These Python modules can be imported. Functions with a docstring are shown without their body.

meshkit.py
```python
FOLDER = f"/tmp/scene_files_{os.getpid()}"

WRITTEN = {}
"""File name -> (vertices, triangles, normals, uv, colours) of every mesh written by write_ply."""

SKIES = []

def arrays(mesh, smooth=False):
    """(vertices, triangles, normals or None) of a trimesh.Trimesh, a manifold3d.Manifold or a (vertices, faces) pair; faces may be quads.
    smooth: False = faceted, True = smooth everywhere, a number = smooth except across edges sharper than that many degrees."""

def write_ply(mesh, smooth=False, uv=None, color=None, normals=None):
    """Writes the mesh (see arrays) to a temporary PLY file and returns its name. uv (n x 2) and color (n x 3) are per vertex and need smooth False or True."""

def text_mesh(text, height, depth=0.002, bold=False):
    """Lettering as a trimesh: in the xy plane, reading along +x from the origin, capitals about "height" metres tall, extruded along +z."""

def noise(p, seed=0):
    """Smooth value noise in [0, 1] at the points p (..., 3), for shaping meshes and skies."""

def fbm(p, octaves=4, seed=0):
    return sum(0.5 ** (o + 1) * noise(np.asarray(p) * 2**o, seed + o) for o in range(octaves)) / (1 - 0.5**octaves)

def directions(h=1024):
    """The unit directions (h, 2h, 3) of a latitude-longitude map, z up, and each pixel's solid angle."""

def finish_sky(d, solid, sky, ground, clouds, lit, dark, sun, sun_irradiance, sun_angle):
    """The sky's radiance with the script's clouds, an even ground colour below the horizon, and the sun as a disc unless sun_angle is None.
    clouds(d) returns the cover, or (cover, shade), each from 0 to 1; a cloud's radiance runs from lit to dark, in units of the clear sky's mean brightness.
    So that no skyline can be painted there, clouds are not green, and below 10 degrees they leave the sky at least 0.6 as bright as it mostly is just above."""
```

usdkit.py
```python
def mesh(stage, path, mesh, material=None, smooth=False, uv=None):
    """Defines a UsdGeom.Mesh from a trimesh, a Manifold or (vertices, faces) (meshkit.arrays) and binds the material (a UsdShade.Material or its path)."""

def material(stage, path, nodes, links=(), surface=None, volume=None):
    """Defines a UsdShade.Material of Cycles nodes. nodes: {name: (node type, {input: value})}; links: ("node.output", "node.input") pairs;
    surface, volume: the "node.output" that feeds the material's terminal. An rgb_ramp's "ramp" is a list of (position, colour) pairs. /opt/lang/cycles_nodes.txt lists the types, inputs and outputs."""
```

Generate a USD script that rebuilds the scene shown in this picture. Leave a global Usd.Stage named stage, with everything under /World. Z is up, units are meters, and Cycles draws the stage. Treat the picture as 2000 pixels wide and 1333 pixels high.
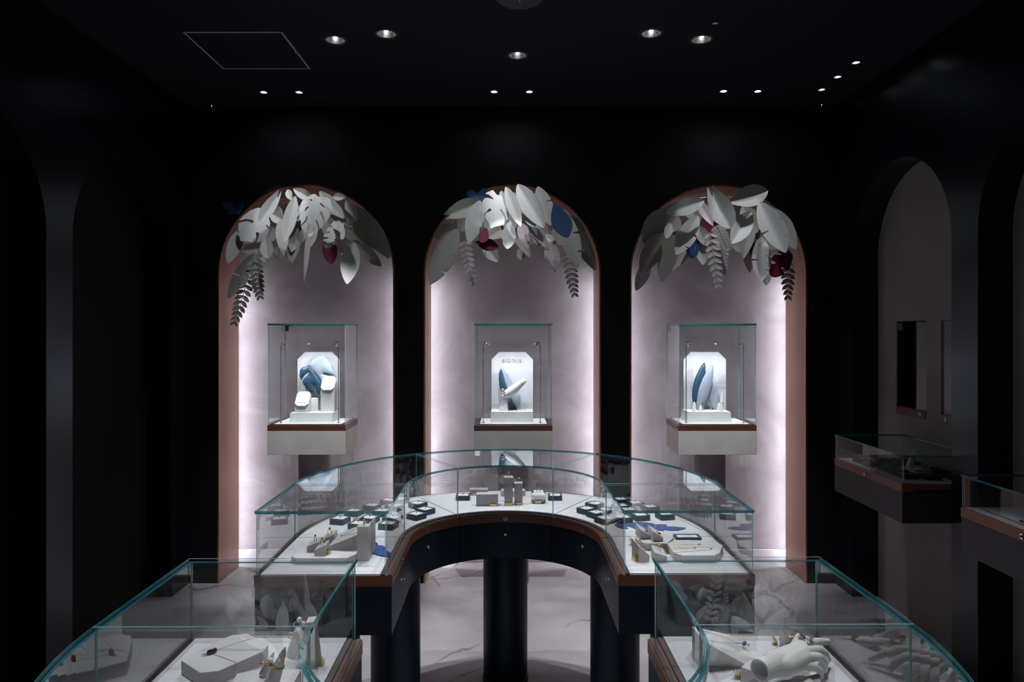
import math, random
import numpy as np
import trimesh, usdkit, meshkit
from pxr import Usd, UsdGeom, UsdLux, Gf, Sdf
from shapely.geometry import Polygon, Point, LineString, box as sbox
from shapely.ops import unary_union
from shapely import affinity
from scipy.spatial import Delaunay

random.seed(7)
stage = Usd.Stage.CreateInMemory()
UsdGeom.SetStageUpAxis(stage, 'Z'); UsdGeom.SetStageMetersPerUnit(stage, 1.0)
UsdGeom.Xform.Define(stage, '/World')
PI = math.pi
V = np.array

# ---------------------------------------------------------------- camera
FPX, HOR, EYE = 1390.0, 650.0, 1.53            # focal length and horizon in pixels of the 2000x1333 frame, eye height
cam = UsdGeom.Camera.Define(stage, '/World/camera')
cam.CreateHorizontalApertureAttr(36.0); cam.CreateVerticalApertureAttr(36.0 * 1333 / 2000)
cam.CreateFocalLengthAttr(FPX / 2000 * 36.0)
cam.CreateVerticalApertureOffsetAttr(-(666.5 - HOR) / 2000 * 36.0)
cam.CreateClippingRangeAttr(Gf.Vec2f(0.05, 200))
cam.AddTranslateOp().Set(Gf.Vec3d(0, 0, EYE)); cam.AddRotateXOp().Set(90.0)
cam.CreateExposureAttr(0.0)

def P(px, py, Y):                               # the point seen at a pixel, at distance Y
    return V([(px - 1000) / FPX * Y, Y, EYE - (py - HOR) / FPX * Y])
def D(px, py, z):                               # the point seen at a pixel, at height z
    Y = FPX * (EYE - z) / (py - HOR)
    return V([(px - 1000) / FPX * Y, Y, z])

# ---------------------------------------------------------------- lights (the shop's own spots; fixtures are built further down)
CEIL = 2.91
def spot(name, pos, target, power, angle, radius=0.012, color=(0.93, 0.96, 1.0), soft=0.35, parent='/World'):
    l = UsdLux.SphereLight.Define(stage, f'{parent}/{name}')
    l.CreateRadiusAttr(radius); l.CreateIntensityAttr(power); l.CreateNormalizeAttr(True); l.CreateColorAttr(Gf.Vec3f(*color))
    sh = UsdLux.ShapingAPI.Apply(l.GetPrim()); sh.CreateShapingConeAngleAttr(angle); sh.CreateShapingConeSoftnessAttr(soft)
    d = V(target, float) - V(pos, float); d /= np.linalg.norm(d)
    m = Gf.Matrix4d(); m.SetRotate(Gf.Rotation(Gf.Vec3d(0, 0, -1), Gf.Vec3d(*map(float, d)))); m.SetTranslateOnly(Gf.Vec3d(*map(float, pos)))
    l.AddTransformOp().Set(m)
    return l
def rect(name, pos, normal, up, w, h, power, color=(0.93, 0.96, 1.0), parent='/World'):
    l = UsdLux.RectLight.Define(stage, f'{parent}/{name}')
    l.CreateWidthAttr(w); l.CreateHeightAttr(h); l.CreateIntensityAttr(power); l.CreateColorAttr(Gf.Vec3f(*color))
    z = -V(normal, float); z /= np.linalg.norm(z); y = V(up, float); x = np.cross(y, z); x /= np.linalg.norm(x); y = np.cross(z, x)
    m = Gf.Matrix4d(*x, 0, *y, 0, *z, 0, *map(float, pos), 1)
    l.AddTransformOp().Set(m)
    return l
NICHE_X = (-1.255, 0.0016, 1.258); NICHE_R = 0.530; NICHE_Z = 1.890; WALL_Y = 4.34; JAMB_END = 4.65; BACK_Y = 4.75
VIT_X = (-1.213, 0.0076, 1.213)
BIG = [(655, 78), (754, 66), (1011, 108), (1272, 65), (1370, 77)]
SMALL = [(515, 180), (584, 180), (965, 179), (1034, 179), (1413, 178), (1480, 178), (1605, 175), (1636, 150), (1672, 122)]
def ceil_at(px, py): return D(px, py, CEIL)
K_GAR, K_DECK, K_WALL, K_LED, K_NEAR, K_CASE = 27.0, 20.0, 6.5, 5.4, 19.0, 1.1
aims = [(-1.25, 4.25, 0.85), (-1.2, 4.25, 0.85), (0.02, 4.25, 0.85), (1.2, 4.25, 0.85), (1.25, 4.25, 0.85)]
for k, (p, a) in enumerate(zip(BIG, aims)):
    c = ceil_at(*p); spot(f'garland_spot_{k}', c + V([0, 0, -0.012]), a, K_GAR * (1.2 if k == 2 else 1), 14.5, 0.014, soft=0.7)
for k, (p, a) in enumerate(zip(BIG, [(-0.75, 2.35, 0.8), (-0.5, 2.75, 0.8), (0.0, 3.05, 0.8), (0.5, 2.75, 0.8), (0.75, 2.35, 0.8)])):
    c = ceil_at(*p); spot(f'deck_spot_{k}', c + V([0.02, 0, -0.012]), a, K_DECK, 30, 0.014)
for k, p in enumerate(SMALL[:6]):
    c = ceil_at(*p); spot(f'wall_spot_{k}', c + V([0, 0, -0.01]), (c[0] * 0.99, 4.30, 0.6), K_WALL, 24, 0.008)
for k, (x, y) in enumerate([(-0.98, 1.95), (0.98, 1.95), (-0.55, 1.5), (0.55, 1.5)]):
    spot(f'near_spot_{k}', (x, y, CEIL - 0.012), (0.75 * x, 1.5, 0.8), K_NEAR, 25, 0.014)
for k, nx in enumerate(NICHE_X):
    for s in (-1, 1):
        rect(f'led_strip_light_{k}_{0 if s < 0 else 1}', (nx + s * (NICHE_R + 0.058), 4.662, 0.96), (-s * 0.96, 0.28, 0), (0, 0, 1), 0.016, 1.86, K_LED * 10, (0.93, 0.93, 1.0))

# ---------------------------------------------------------------- materials
def mat(name, nodes, links, surface='p.BSDF'):
    return usdkit.material(stage, f'/World/Looks/{name}', nodes, links, surface=surface)
def plain(name, color, rough=0.5, metal=0.0, spec=0.5, **kw):
    return mat(name, {'p': ('principled_bsdf', dict(base_color=color, roughness=rough, metallic=metal, specular_ior_level=spec, **kw))}, [])
def mottled(name, c1, c2, scale=4, detail=6, rough=0.6, bump=0.0, bscale=40, stretch=(1, 1, 1), spec=0.4, metal=0.0, dist=0.0, ramp=(0.3, 0.7), tint=(1, 1, 1)):
    n = {'g': ('texture_coordinate', {}), 'm': ('mapping', dict(scale=stretch)), 'n': ('noise_texture', dict(scale=scale, detail=detail, roughness=0.6, distortion=dist)),
         'r': ('rgb_ramp', dict(ramp=[(ramp[0], c1), (ramp[1], c2)])), 'p': ('principled_bsdf', dict(roughness=rough, specular_ior_level=spec, metallic=metal, specular_tint=tint))}
    l = [('g.object', 'm.vector'), ('m.vector', 'n.vector'), ('n.fac', 'r.fac'), ('r.color', 'p.base_color')]
    if bump:
        n['n2'] = ('noise_texture', dict(scale=bscale, detail=4)); n['b'] = ('bump', dict(strength=bump, distance=0.002))
        l += [('m.vector', 'n2.vector'), ('n2.fac', 'b.height'), ('b.normal', 'p.normal')]
    return mat(name, n, l)
M = {}
M['wallpaint'] = mottled('wallpaint', (0.0035, 0.004, 0.006), (0.005, 0.0055, 0.008), 3, rough=0.6, spec=0.2)
M['wallgloss'] = mottled('wallgloss', (0.0035, 0.0042, 0.0068), (0.005, 0.006, 0.009), 3, rough=0.29, spec=0.5, tint=(0.72, 0.82, 1.0))
M['ceilpaint'] = plain('ceilpaint', (0.012, 0.0135, 0.019), 0.8, spec=0.15)
M['recess'] = mottled('recess', (0.20, 0.175, 0.175), (0.26, 0.23, 0.23), 2.5, rough=0.75)
M['black'] = plain('black', (0.006, 0.006, 0.007), 0.7, spec=0.2)
M['plaster'] = mottled('plaster', (0.27, 0.237, 0.258), (0.42, 0.378, 0.405), 2.2, 8, rough=0.8, bump=0.15, bscale=14, spec=0.2, dist=1.2, ramp=(0.28, 0.72))
M['plaster_base'] = mottled('plaster_base', (0.52, 0.50, 0.475), (0.62, 0.60, 0.565), 6, rough=0.75, spec=0.2)
M['baseboard'] = plain('baseboard', (0.62, 0.58, 0.61), 0.5)
M['copper'] = mottled('copper', (0.37, 0.198, 0.16), (0.43, 0.24, 0.193), 3, rough=0.42, metal=0.7, stretch=(1, 1, 0.15))
M['copper_edge'] = plain('copper_edge', (0.75, 0.30, 0.13), 0.35, 1.0)
M['wood'] = mottled('wood', (0.075, 0.028, 0.016), (0.155, 0.064, 0.038), 9, 8, rough=0.33, stretch=(0.6, 0.6, 14), spec=0.5, ramp=(0.25, 0.75))
M['rail'] = plain('rail', (0.036, 0.028, 0.026), 0.4)
M['navy'] = mottled('navy', (0.0045, 0.0085, 0.0155), (0.006, 0.0105, 0.019), 5, rough=0.42, spec=0.28, tint=(0.62, 0.8, 1.0))
M['charcoal'] = plain('charcoal', (0.022, 0.022, 0.03), 0.5)
M['pad'] = mottled('pad', (0.60, 0.585, 0.61), (0.68, 0.665, 0.69), 7, rough=0.8, bump=0.25, bscale=220, spec=0.2)
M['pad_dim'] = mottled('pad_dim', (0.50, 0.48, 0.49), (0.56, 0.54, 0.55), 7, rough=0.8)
M['panel_white'] = plain('panel_white', (0.60, 0.60, 0.645), 0.75, spec=0.2)
M['white'] = plain('white', (0.80, 0.80, 0.79), 0.7, spec=0.3)
M['suede'] = mottled('suede', (0.56, 0.54, 0.54), (0.64, 0.62, 0.62), 12, rough=0.85, bump=0.2, bscale=300, spec=0.15)
M['block'] = mottled('block', (0.46, 0.435, 0.43), (0.53, 0.505, 0.50), 12, rough=0.85, bump=0.15, bscale=300, spec=0.15)
M['chrome'] = plain('chrome', (0.80, 0.80, 0.80), 0.12, 1.0)
M['mirror'] = plain('mirror', (0.85, 0.85, 0.83), 0.15, 1.0)
M['mirror_soft'] = plain('mirror_soft', (0.9, 0.9, 0.88), 0.3, 1.0)
M['pale_gold'] = plain('pale_gold', (0.60, 0.47, 0.29), 0.45, 0.45)
M['steel'] = plain('steel', (0.55, 0.54, 0.52), 0.3, 1.0)
M['gold'] = plain('gold', (0.82, 0.58, 0.25), 0.22, 1.0)
M['rosegold'] = plain('rosegold', (0.85, 0.50, 0.38), 0.22, 1.0)
M['brass'] = plain('brass', (0.66, 0.50, 0.22), 0.35, 1.0)
M['silver'] = plain('silver', (0.88, 0.88, 0.88), 0.1, 1.0)
M['pearl'] = plain('pearl', (0.85, 0.84, 0.86), 0.12, 0.0, 0.8, coat_weight=0.6)
M['gem_dark'] = plain('gem_dark', (0.05, 0.025, 0.02), 0.08, 0.0, 0.9)
M['gem_green'] = plain('gem_green', (0.05, 0.25, 0.12), 0.05, 0.0, 0.9)
M['gem_blue'] = plain('gem_blue', (0.03, 0.22, 0.42), 0.05, 0.0, 0.9)
M['crystal'] = plain('crystal', (0.72, 0.70, 0.86), 0.05, 0.55, 0.9)
M['boxblue'] = mottled('boxblue', (0.045, 0.078, 0.110), (0.062, 0.10, 0.138), 18, rough=0.55, spec=0.35)
M['boxblack'] = plain('boxblack', (0.012, 0.012, 0.016), 0.5)
M['felt'] = mottled('felt', (0.042, 0.085, 0.225), (0.055, 0.105, 0.27), 60, rough=0.9, spec=0.1)
M['leather_navy'] = mottled('leather_navy', (0.022, 0.065, 0.115), (0.035, 0.09, 0.15), 14, rough=0.42, bump=0.3, bscale=160, spec=0.5)
M['leather_pale'] = mottled('leather_pale', (0.30, 0.35, 0.44), (0.36, 0.41, 0.50), 10, rough=0.5, bump=0.25, bscale=160, spec=0.4)
M['handwhite'] = plain('handwhite', (0.80, 0.78, 0.745), 0.6, spec=0.3)
M['dot_green'] = plain('dot_green', (0.0, 0.35, 0.28), 0.5, emission_color=(0.0, 0.45, 0.33), emission_strength=3.0)
M['sign_white'] = plain('sign_white', (0.8, 0.8, 0.8), 0.5, emission_color=(0.8, 0.95, 1.0), emission_strength=22.0)
M['hatchframe'] = plain('hatchframe', (0.62, 0.64, 0.66), 0.5)
M['charcoal2'] = plain('charcoal2', (0.016, 0.016, 0.021), 0.5)
M['wood_red'] = mottled('wood_red', (0.14, 0.052, 0.034), (0.22, 0.085, 0.058), 9, 8, rough=0.33, stretch=(0.6, 0.6, 14))
M['glow_dot'] = plain('glow_dot', (0.8, 0.8, 0.8), 0.5, emission_color=(0.85, 0.97, 1.0), emission_strength=1.2)  # glow for the glints added on the cameras and for a vitrine lens
M['lamp'] = plain('lamp', (0.9, 0.9, 0.9), 0.5, emission_color=(0.95, 0.97, 1.0), emission_strength=36.0)
M['lamp_small'] = plain('lamp_small', (0.9, 0.9, 0.9), 0.5, emission_color=(0.95, 0.97, 1.0), emission_strength=600.0)
M['lamp_dim'] = plain('lamp_dim', (0.9, 0.9, 0.9), 0.5, emission_color=(0.95, 0.97, 1.0), emission_strength=60.0)
M['lens'] = plain('lens', (0.9, 0.9, 0.9), 0.5, emission_color=(0.95, 0.97, 1.0), emission_strength=60.0)
def paper(name, color, tr=0.12):
    return mat(name, {'d': ('principled_bsdf', dict(base_color=color, roughness=0.75, specular_ior_level=0.2)), 't': ('translucent_bsdf', dict(color=color)), 'x': ('mix_closure', dict(fac=tr))},
               [('d.BSDF', 'x.closure1'), ('t.BSDF', 'x.closure2')], surface='x.closure')
M['paper'] = paper('paper', (0.60, 0.61, 0.605)); M['paper_shade'] = paper('paper_shade', (0.27, 0.26, 0.235), 0.08); M['paper_lilac'] = paper('paper_lilac', (0.58, 0.52, 0.55), 0.3)  # the dark grey one is white paper with shade put into its colour
M['paper_half_shade'] = paper('paper_half_shade', (0.41, 0.41, 0.395))  # white paper again, darkened for the shade on the middle layers
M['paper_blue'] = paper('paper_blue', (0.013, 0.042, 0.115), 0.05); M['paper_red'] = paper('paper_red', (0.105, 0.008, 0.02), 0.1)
# sheet of clear glass: sees its two faces' reflection at once, from either side
M['glass'] = mat('glass', {'g': ('geometry', {}), 'i': ('math', dict(math_type='multiply_add', value2=-0.8333, value3=1.5)), 'f': ('fresnel', {}),
                           'a': ('math', dict(math_type='multiply', value2=2.0)), 'b': ('math', dict(math_type='add', value2=1.0)), 'c': ('math', dict(math_type='divide')),
                           't': ('transparent_bsdf', dict(color=(0.955, 0.975, 0.975))), 's': ('glossy_bsdf', dict(color=(0.97, 1.0, 1.0), roughness=0.0)), 'x': ('mix_closure', {})},
                 [('g.backfacing', 'i.value1'), ('i.value', 'f.IOR'), ('f.fac', 'a.value1'), ('f.fac', 'b.value1'), ('a.value', 'c.value1'), ('b.value', 'c.value2'), ('c.value', 'x.fac'),
                  ('t.BSDF', 'x.closure1'), ('s.BSDF', 'x.closure2')], surface='x.closure')
M['glass_edge'] = mat('glass_edge', {'d': ('principled_bsdf', dict(base_color=(0.06, 0.27, 0.31), roughness=0.08, specular_ior_level=0.7)), 't': ('principled_bsdf', dict(base_color=(0.30, 0.72, 0.78), roughness=0.03, transmission_weight=1.0, ior=1.5)), 'x': ('mix_closure', dict(fac=0.6))},
                      [('d.BSDF', 'x.closure1'), ('t.BSDF', 'x.closure2')], surface='x.closure')
M['glass_joint'] = mat('glass_joint', {'d': ('principled_bsdf', dict(base_color=(0.46, 0.72, 0.76), roughness=0.1, specular_ior_level=0.9)), 't': ('principled_bsdf', dict(base_color=(0.78, 0.92, 0.93), roughness=0.05, transmission_weight=1.0, ior=1.5)), 'x': ('mix_closure', dict(fac=0.55))}, [('d.BSDF', 'x.closure1'), ('t.BSDF', 'x.closure2')], surface='x.closure')
M['concrete'] = mat('concrete', {
    'g': ('texture_coordinate', {}), 'n': ('noise_texture', dict(scale=1.6, detail=10, roughness=0.62, distortion=0.6)), 'r': ('rgb_ramp', dict(ramp=[(0.3, (0.43, 0.395, 0.405)), (0.72, (0.62, 0.58, 0.595))])),
    'dn': ('noise_texture', dict(scale=2.2, detail=5)), 'dm': ('mix', dict(mix_type='add', fac=0.5)), 'v': ('voronoi_texture', dict(feature='distance_to_edge', scale=1.1)),
    'cr': ('rgb_ramp', dict(ramp=[(0.0, (0.34, 0.34, 0.34)), (0.012, (1, 1, 1))])), 'mn': ('noise_texture', dict(scale=1.4, detail=3)), 'mr': ('rgb_ramp', dict(ramp=[(0.46, (1, 1, 1)), (0.56, (0, 0, 0))])),
    'lm': ('mix', dict(mix_type='lighten', fac=1.0)), 'x': ('mix', dict(mix_type='multiply', fac=1.0)),
    'sp': ('noise_texture', dict(scale=120, detail=2)), 'sr': ('rgb_ramp', dict(ramp=[(0.3, (0.8, 0.8, 0.8)), (0.5, (1, 1, 1))])), 'x2': ('mix', dict(mix_type='multiply', fac=0.6)),
    'p': ('principled_bsdf', dict(roughness=0.42, specular_ior_level=0.4))},
    [('g.object', 'n.vector'), ('n.fac', 'r.fac'), ('g.object', 'dn.vector'), ('g.object', 'dm.color1'), ('dn.color', 'dm.color2'), ('dm.color', 'v.vector'), ('v.distance', 'cr.fac'), ('g.object', 'mn.vector'), ('mn.fac', 'mr.fac'),
     ('cr.color', 'lm.color1'), ('mr.color', 'lm.color2'), ('r.color', 'x.color1'), ('lm.color', 'x.color2'), ('g.object', 'sp.vector'), ('sp.fac', 'sr.fac'), ('x.color', 'x2.color1'), ('sr.color', 'x2.color2'), ('x2.color', 'p.base_color')])

# ---------------------------------------------------------------- scene-graph helpers
used = {}
def numbered(parent, name):
    k = (parent, name); n = used.get(k, -1) + 1; used[k] = n
    return name if n == 0 else f'{name}_{n:03d}'
def setdata(prim, label=None, cat=None, group=None, kind=None):
    for k, v in (('label', label), ('category', cat), ('group', group), ('kind', kind)):
        if v: prim.SetCustomDataByKey(k, v)
class Thing:
    def __init__(s, name, label, cat, loc=(0, 0, 0), rz=0.0, group=None, kind=None):
        s.path = '/World/' + numbered('/World', name); s.loc = V(loc, float); s.rz = rz
        x = UsdGeom.Xform.Define(stage, s.path); x.AddTranslateOp().Set(Gf.Vec3d(*map(float, loc))); x.AddRotateZOp().Set(math.degrees(rz))
        s.prim = x.GetPrim(); s.x = x; setdata(s.prim, label, cat, group, kind)
        s.inv = np.linalg.inv(tf(loc, rz))
    def part(s, name, mesh, m, smooth=False, parent=None, label=None, local=False, kind=None):   # mesh in world coordinates unless local
        base = parent or s.path; p = base + '/' + numbered(base, name)
        mesh = as_tri(mesh)
        if not local: mesh = mesh.copy().apply_transform(s.inv)
        g = usdkit.mesh(stage, p, mesh, M[m], smooth); setdata(g.GetPrim(), label, kind=kind)
        return p
def tf(loc, rz=0.0):
    m = trimesh.transformations.rotation_matrix(rz, [0, 0, 1]); m[:3, 3] = loc; return m
def as_tri(m):
    if isinstance(m, (list, tuple)) and len(m) and hasattr(m[0], 'vertices'): return trimesh.util.concatenate(list(m))
    if isinstance(m, tuple): return trimesh.Trimesh(*m, process=False)
    return m
def single(name, mesh, m, label, cat, smooth=False, group=None, kind=None):
    p = '/World/' + numbered('/World', name); g = usdkit.mesh(stage, p, as_tri(mesh), M[m], smooth); setdata(g.GetPrim(), label, cat, group, kind); return p
def struct(name, mesh, m, smooth=False, label=None):
    return single(name, mesh, m, label, None, smooth, kind='structure')
def dup(src, loc, rz, label, group=None):
    name = src.path.rsplit('/', 1)[1]
    d = src.prim.GetCustomData(); p = '/World/' + numbered('/World', name.rstrip('0123456789').rstrip('_') if name[-3:].isdigit() else name)
    x = UsdGeom.Xform.Define(stage, p); x.GetPrim().GetReferences().AddInternalReference(src.path)
    x.ClearXformOpOrder(); x.AddTranslateOp().Set(Gf.Vec3d(*map(float, loc))); x.AddRotateZOp().Set(math.degrees(rz)); x.GetPrim().SetInstanceable(True)
    setdata(x.GetPrim(), label, d['category'], group or d.get('group'))
    return x

# ---------------------------------------------------------------- mesh helpers
def bx(x0, x1, y0, y1, z0, z1, b=0.0):
    if b <= 0:
        m = trimesh.creation.box((x1 - x0, y1 - y0, z1 - z0)); m.apply_translation(((x0 + x1) / 2, (y0 + y1) / 2, (z0 + z1) / 2)); return m
    pts = []
    for sx in (0, 1):
        for sy in (0, 1):
            for sz in (0, 1):
                c = V([(x0, x1)[sx], (y0, y1)[sy], (z0, z1)[sz]]); d = V([1 - 2 * sx, 1 - 2 * sy, 1 - 2 * sz]) * b
                pts += [c + d * V([0, 1, 1]), c + d * V([1, 0, 1]), c + d * V([1, 1, 0])]
    return trimesh.convex.convex_hull(V(pts))
def hull(pts): return trimesh.convex.convex_hull(V(pts, float))
def prism(poly, z0, z1):
    if poly.geom_type == 'MultiPolygon': return trimesh.util.concatenate([prism(g, z0, z1) for g in poly.geoms])
    m = trimesh.creation.extrude_polygon(poly, z1 - z0, engine='earcut'); m.apply_translation((0, 0, z0)); return m
def bevprism(poly, z0, z1, b=0.0015):
    if poly.geom_type == 'Polygon' and len(poly.interiors) == 0 and poly.convex_hull.area - poly.area < 1e-9:
        q = poly.buffer(-b, join_style=2); o, i = V(poly.exterior.coords), V(q.exterior.coords)
        return hull([(*p, z0) for p in o] + [(*p, z1 - b) for p in o] + [(*p, z1) for p in i])
    return prism(poly, z0, z1)
def xz(m): # extruded shape in xy -> stands up in xz, extrusion along +y
    m = m.copy(); v = m.vertices.copy(); m.vertices = np.stack([v[:, 0], v[:, 2], v[:, 1]], 1); m.invert(); return m
def yz(m): # shape's x -> world y, shape's y -> world z, extrusion along +x
    m = m.copy(); v = m.vertices.copy(); m.vertices = np.stack([v[:, 2], v[:, 0], v[:, 1]], 1); return m
def tube(path, r, sides=8, closed=False, cap=True):
    p = V(path, float); n = len(p); r = np.broadcast_to(r, (n,))
    t = (np.roll(p, -1, 0) - np.roll(p, 1, 0)) if closed else np.gradient(p, axis=0)
    t /= np.linalg.norm(t, axis=1, keepdims=True) + 1e-12
    a = np.cross(t[0], [0, 0, 1.0]); 
    if np.linalg.norm(a) < 0.2: a = np.cross(t[0], [1.0, 0, 0])
    A = []
    for i in range(n):
        a = a - t[i] * np.dot(a, t[i]); a /= np.linalg.norm(a); A.append(a)
    A = V(A); B = np.cross(t, A); ang = np.arange(sides) * 2 * PI / sides
    v = p[:, None] + r[:, None, None] * (np.cos(ang)[None, :, None] * A[:, None] + np.sin(ang)[None, :, None] * B[:, None])
    f = []
    m = n if closed else n - 1
    for i in range(m):
        j = (i + 1) % n
        for k in range(sides):
            l = (k + 1) % sides
            f += [(i * sides + k, i * sides + l, j * sides + l), (i * sides + k, j * sides + l, j * sides + k)]
    v = v.reshape(-1, 3)
    if not closed and cap:
        v = np.vstack([v, p[0], p[-1]])
        for k in range(sides):
            l = (k + 1) % sides
            f += [(n * sides, l, k), (n * sides + 1, (n - 1) * sides + k, (n - 1) * sides + l)]
    return trimesh.Trimesh(v, f, process=False)
def lathe(profile, n=32, center=(0, 0, 0), axis=None):
    m = trimesh.creation.revolve(V(profile, float), sections=n)
    if axis is not None:
        m.apply_transform(trimesh.geometry.align_vectors([0, 0, 1], V(axis, float)))
    m.apply_translation(center); return m
def cyl(c, r, z0, z1, n=32, b=0.0):
    return lathe([(0, z0), (r - b, z0), (r, z0 + b), (r, z1 - b), (r - b, z1), (0, z1)] if b else [(0, z0), (r, z0), (r, z1), (0, z1)], n, (c[0], c[1], 0))
def sphere(c, r, sub=2, s=(1, 1, 1)):
    m = trimesh.creation.icosphere(sub, r); m.apply_scale(s); m.apply_translation(c); return m
def torus(c, R, r, axis=(0, 1, 0), n=28, s=8):
    a = np.linspace(0, 2 * PI, n, endpoint=False); m = tube(np.stack([R * np.cos(a), R * np.sin(a), 0 * a], 1), r, s, closed=True)
    m.apply_transform(trimesh.geometry.align_vectors([0, 0, 1], V(axis, float))); m.apply_translation(c); return m
def arch(cx, r, zs, z0=0.0, n=40):
    a = np.linspace(0, PI, n)
    return [(cx + r, z0)] + [(cx + r * math.cos(t), zs + r * math.sin(t)) for t in a] + [(cx - r, z0)]
def puff(poly, h, step, edge=0.004, back=True):
    """A polygon (xy) as a padded, rounded cushion: height h, returned lying in xy, top towards +z."""
    pts = [poly.exterior.interpolate(s).coords[0] for s in np.arange(0, poly.exterior.length, step)]
    for i in poly.interiors: pts += [i.interpolate(s).coords[0] for s in np.arange(0, i.length, step)]
    nb = len(pts); x0, y0, x1, y1 = poly.bounds; inner = poly.buffer(-step * 0.45)
    for x in np.arange(x0, x1, step):
        for k, y in enumerate(np.arange(y0, y1, step)):
            if inner.contains(Point(x + (k % 2) * step / 2, y)): pts.append((x + (k % 2) * step / 2, y))
    pts = V(pts); tri = Delaunay(pts).simplices
    c = pts[tri].mean(1); tri = tri[[poly.contains(Point(*q)) for q in c]]
    bd = poly.boundary; d = V([0 if i < nb else bd.distance(Point(*p)) for i, p in enumerate(pts)])
    R = max(d.max(), 1e-6); u = np.clip(d / R, 0, 1); z = h * np.sqrt(1 - (1 - u) ** 2)
    a, b, e = pts[tri[:, 0]], pts[tri[:, 1]], pts[tri[:, 2]]
    cw = np.cross(b - a, e - a) < 0; tri[cw] = tri[cw][:, ::-1]
    top = np.column_stack([pts, edge / 2 + z]); bot = np.column_stack([pts, -edge / 2 - (z if back else 0 * z)])
    v = np.vstack([top, bot]); n = len(pts)
    E = {}
    for t in tri:
        for i in range(3):
            k = (t[i], t[(i + 1) % 3]); E[k] = 1
    side = []
    for (i, j) in E:
        if (j, i) not in E: side += [(i, i + n, j + n), (i, j + n, j)]
    return trimesh.Trimesh(v, np.vstack([tri, tri[:, ::-1] + n, V(side)]), process=False)
def place(m, origin, xdir, ydir):
    """Moves a mesh from its own frame to one whose x and y run along xdir and ydir."""
    x = V(xdir, float); x /= np.linalg.norm(x); z = np.cross(x, V(ydir, float)); z /= np.linalg.norm(z); y = np.cross(z, x)
    t = np.eye(4); t[:3, 0], t[:3, 1], t[:3, 2], t[:3, 3] = x, y, z, origin
    return m.copy().apply_transform(t)
# ================================================================ the room
XW = 1.97; RECESS = 2.118; FRONT_Y = -2.6
struct('floor', bx(-3.2, 3.2, FRONT_Y, 4.9, -0.05, 0), 'concrete')
cp = sbox(-3.2, FRONT_Y, 3.2, 4.9)
for p in BIG: c = ceil_at(*p); cp = cp.difference(Point(c[0], c[1]).buffer(0.043, 24))
for p in SMALL: c = ceil_at(*p); cp = cp.difference(Point(c[0], c[1]).buffer(0.0185, 16))
NEAR_L = [(-0.98, 1.95), (0.98, 1.95), (-0.55, 1.5), (0.55, 1.5)]
for c in NEAR_L: cp = cp.difference(Point(*c).buffer(0.043, 24))
struct('ceiling', prism(cp, CEIL, CEIL + 0.02), 'ceilpaint')
wb = sbox(-XW - 0.02, 0, XW + 0.02, CEIL)
for nx in NICHE_X: wb = wb.difference(Polygon(arch(nx, NICHE_R + 0.010, NICHE_Z, -0.1)))
wbm = xz(prism(wb, WALL_Y, WALL_Y + 0.03))
struct('wall_back', wbm, 'wallpaint')
struct('wall_niche', bx(-2.3, 2.3, BACK_Y, BACK_Y + 0.05, 0, CEIL), 'plaster')
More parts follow.
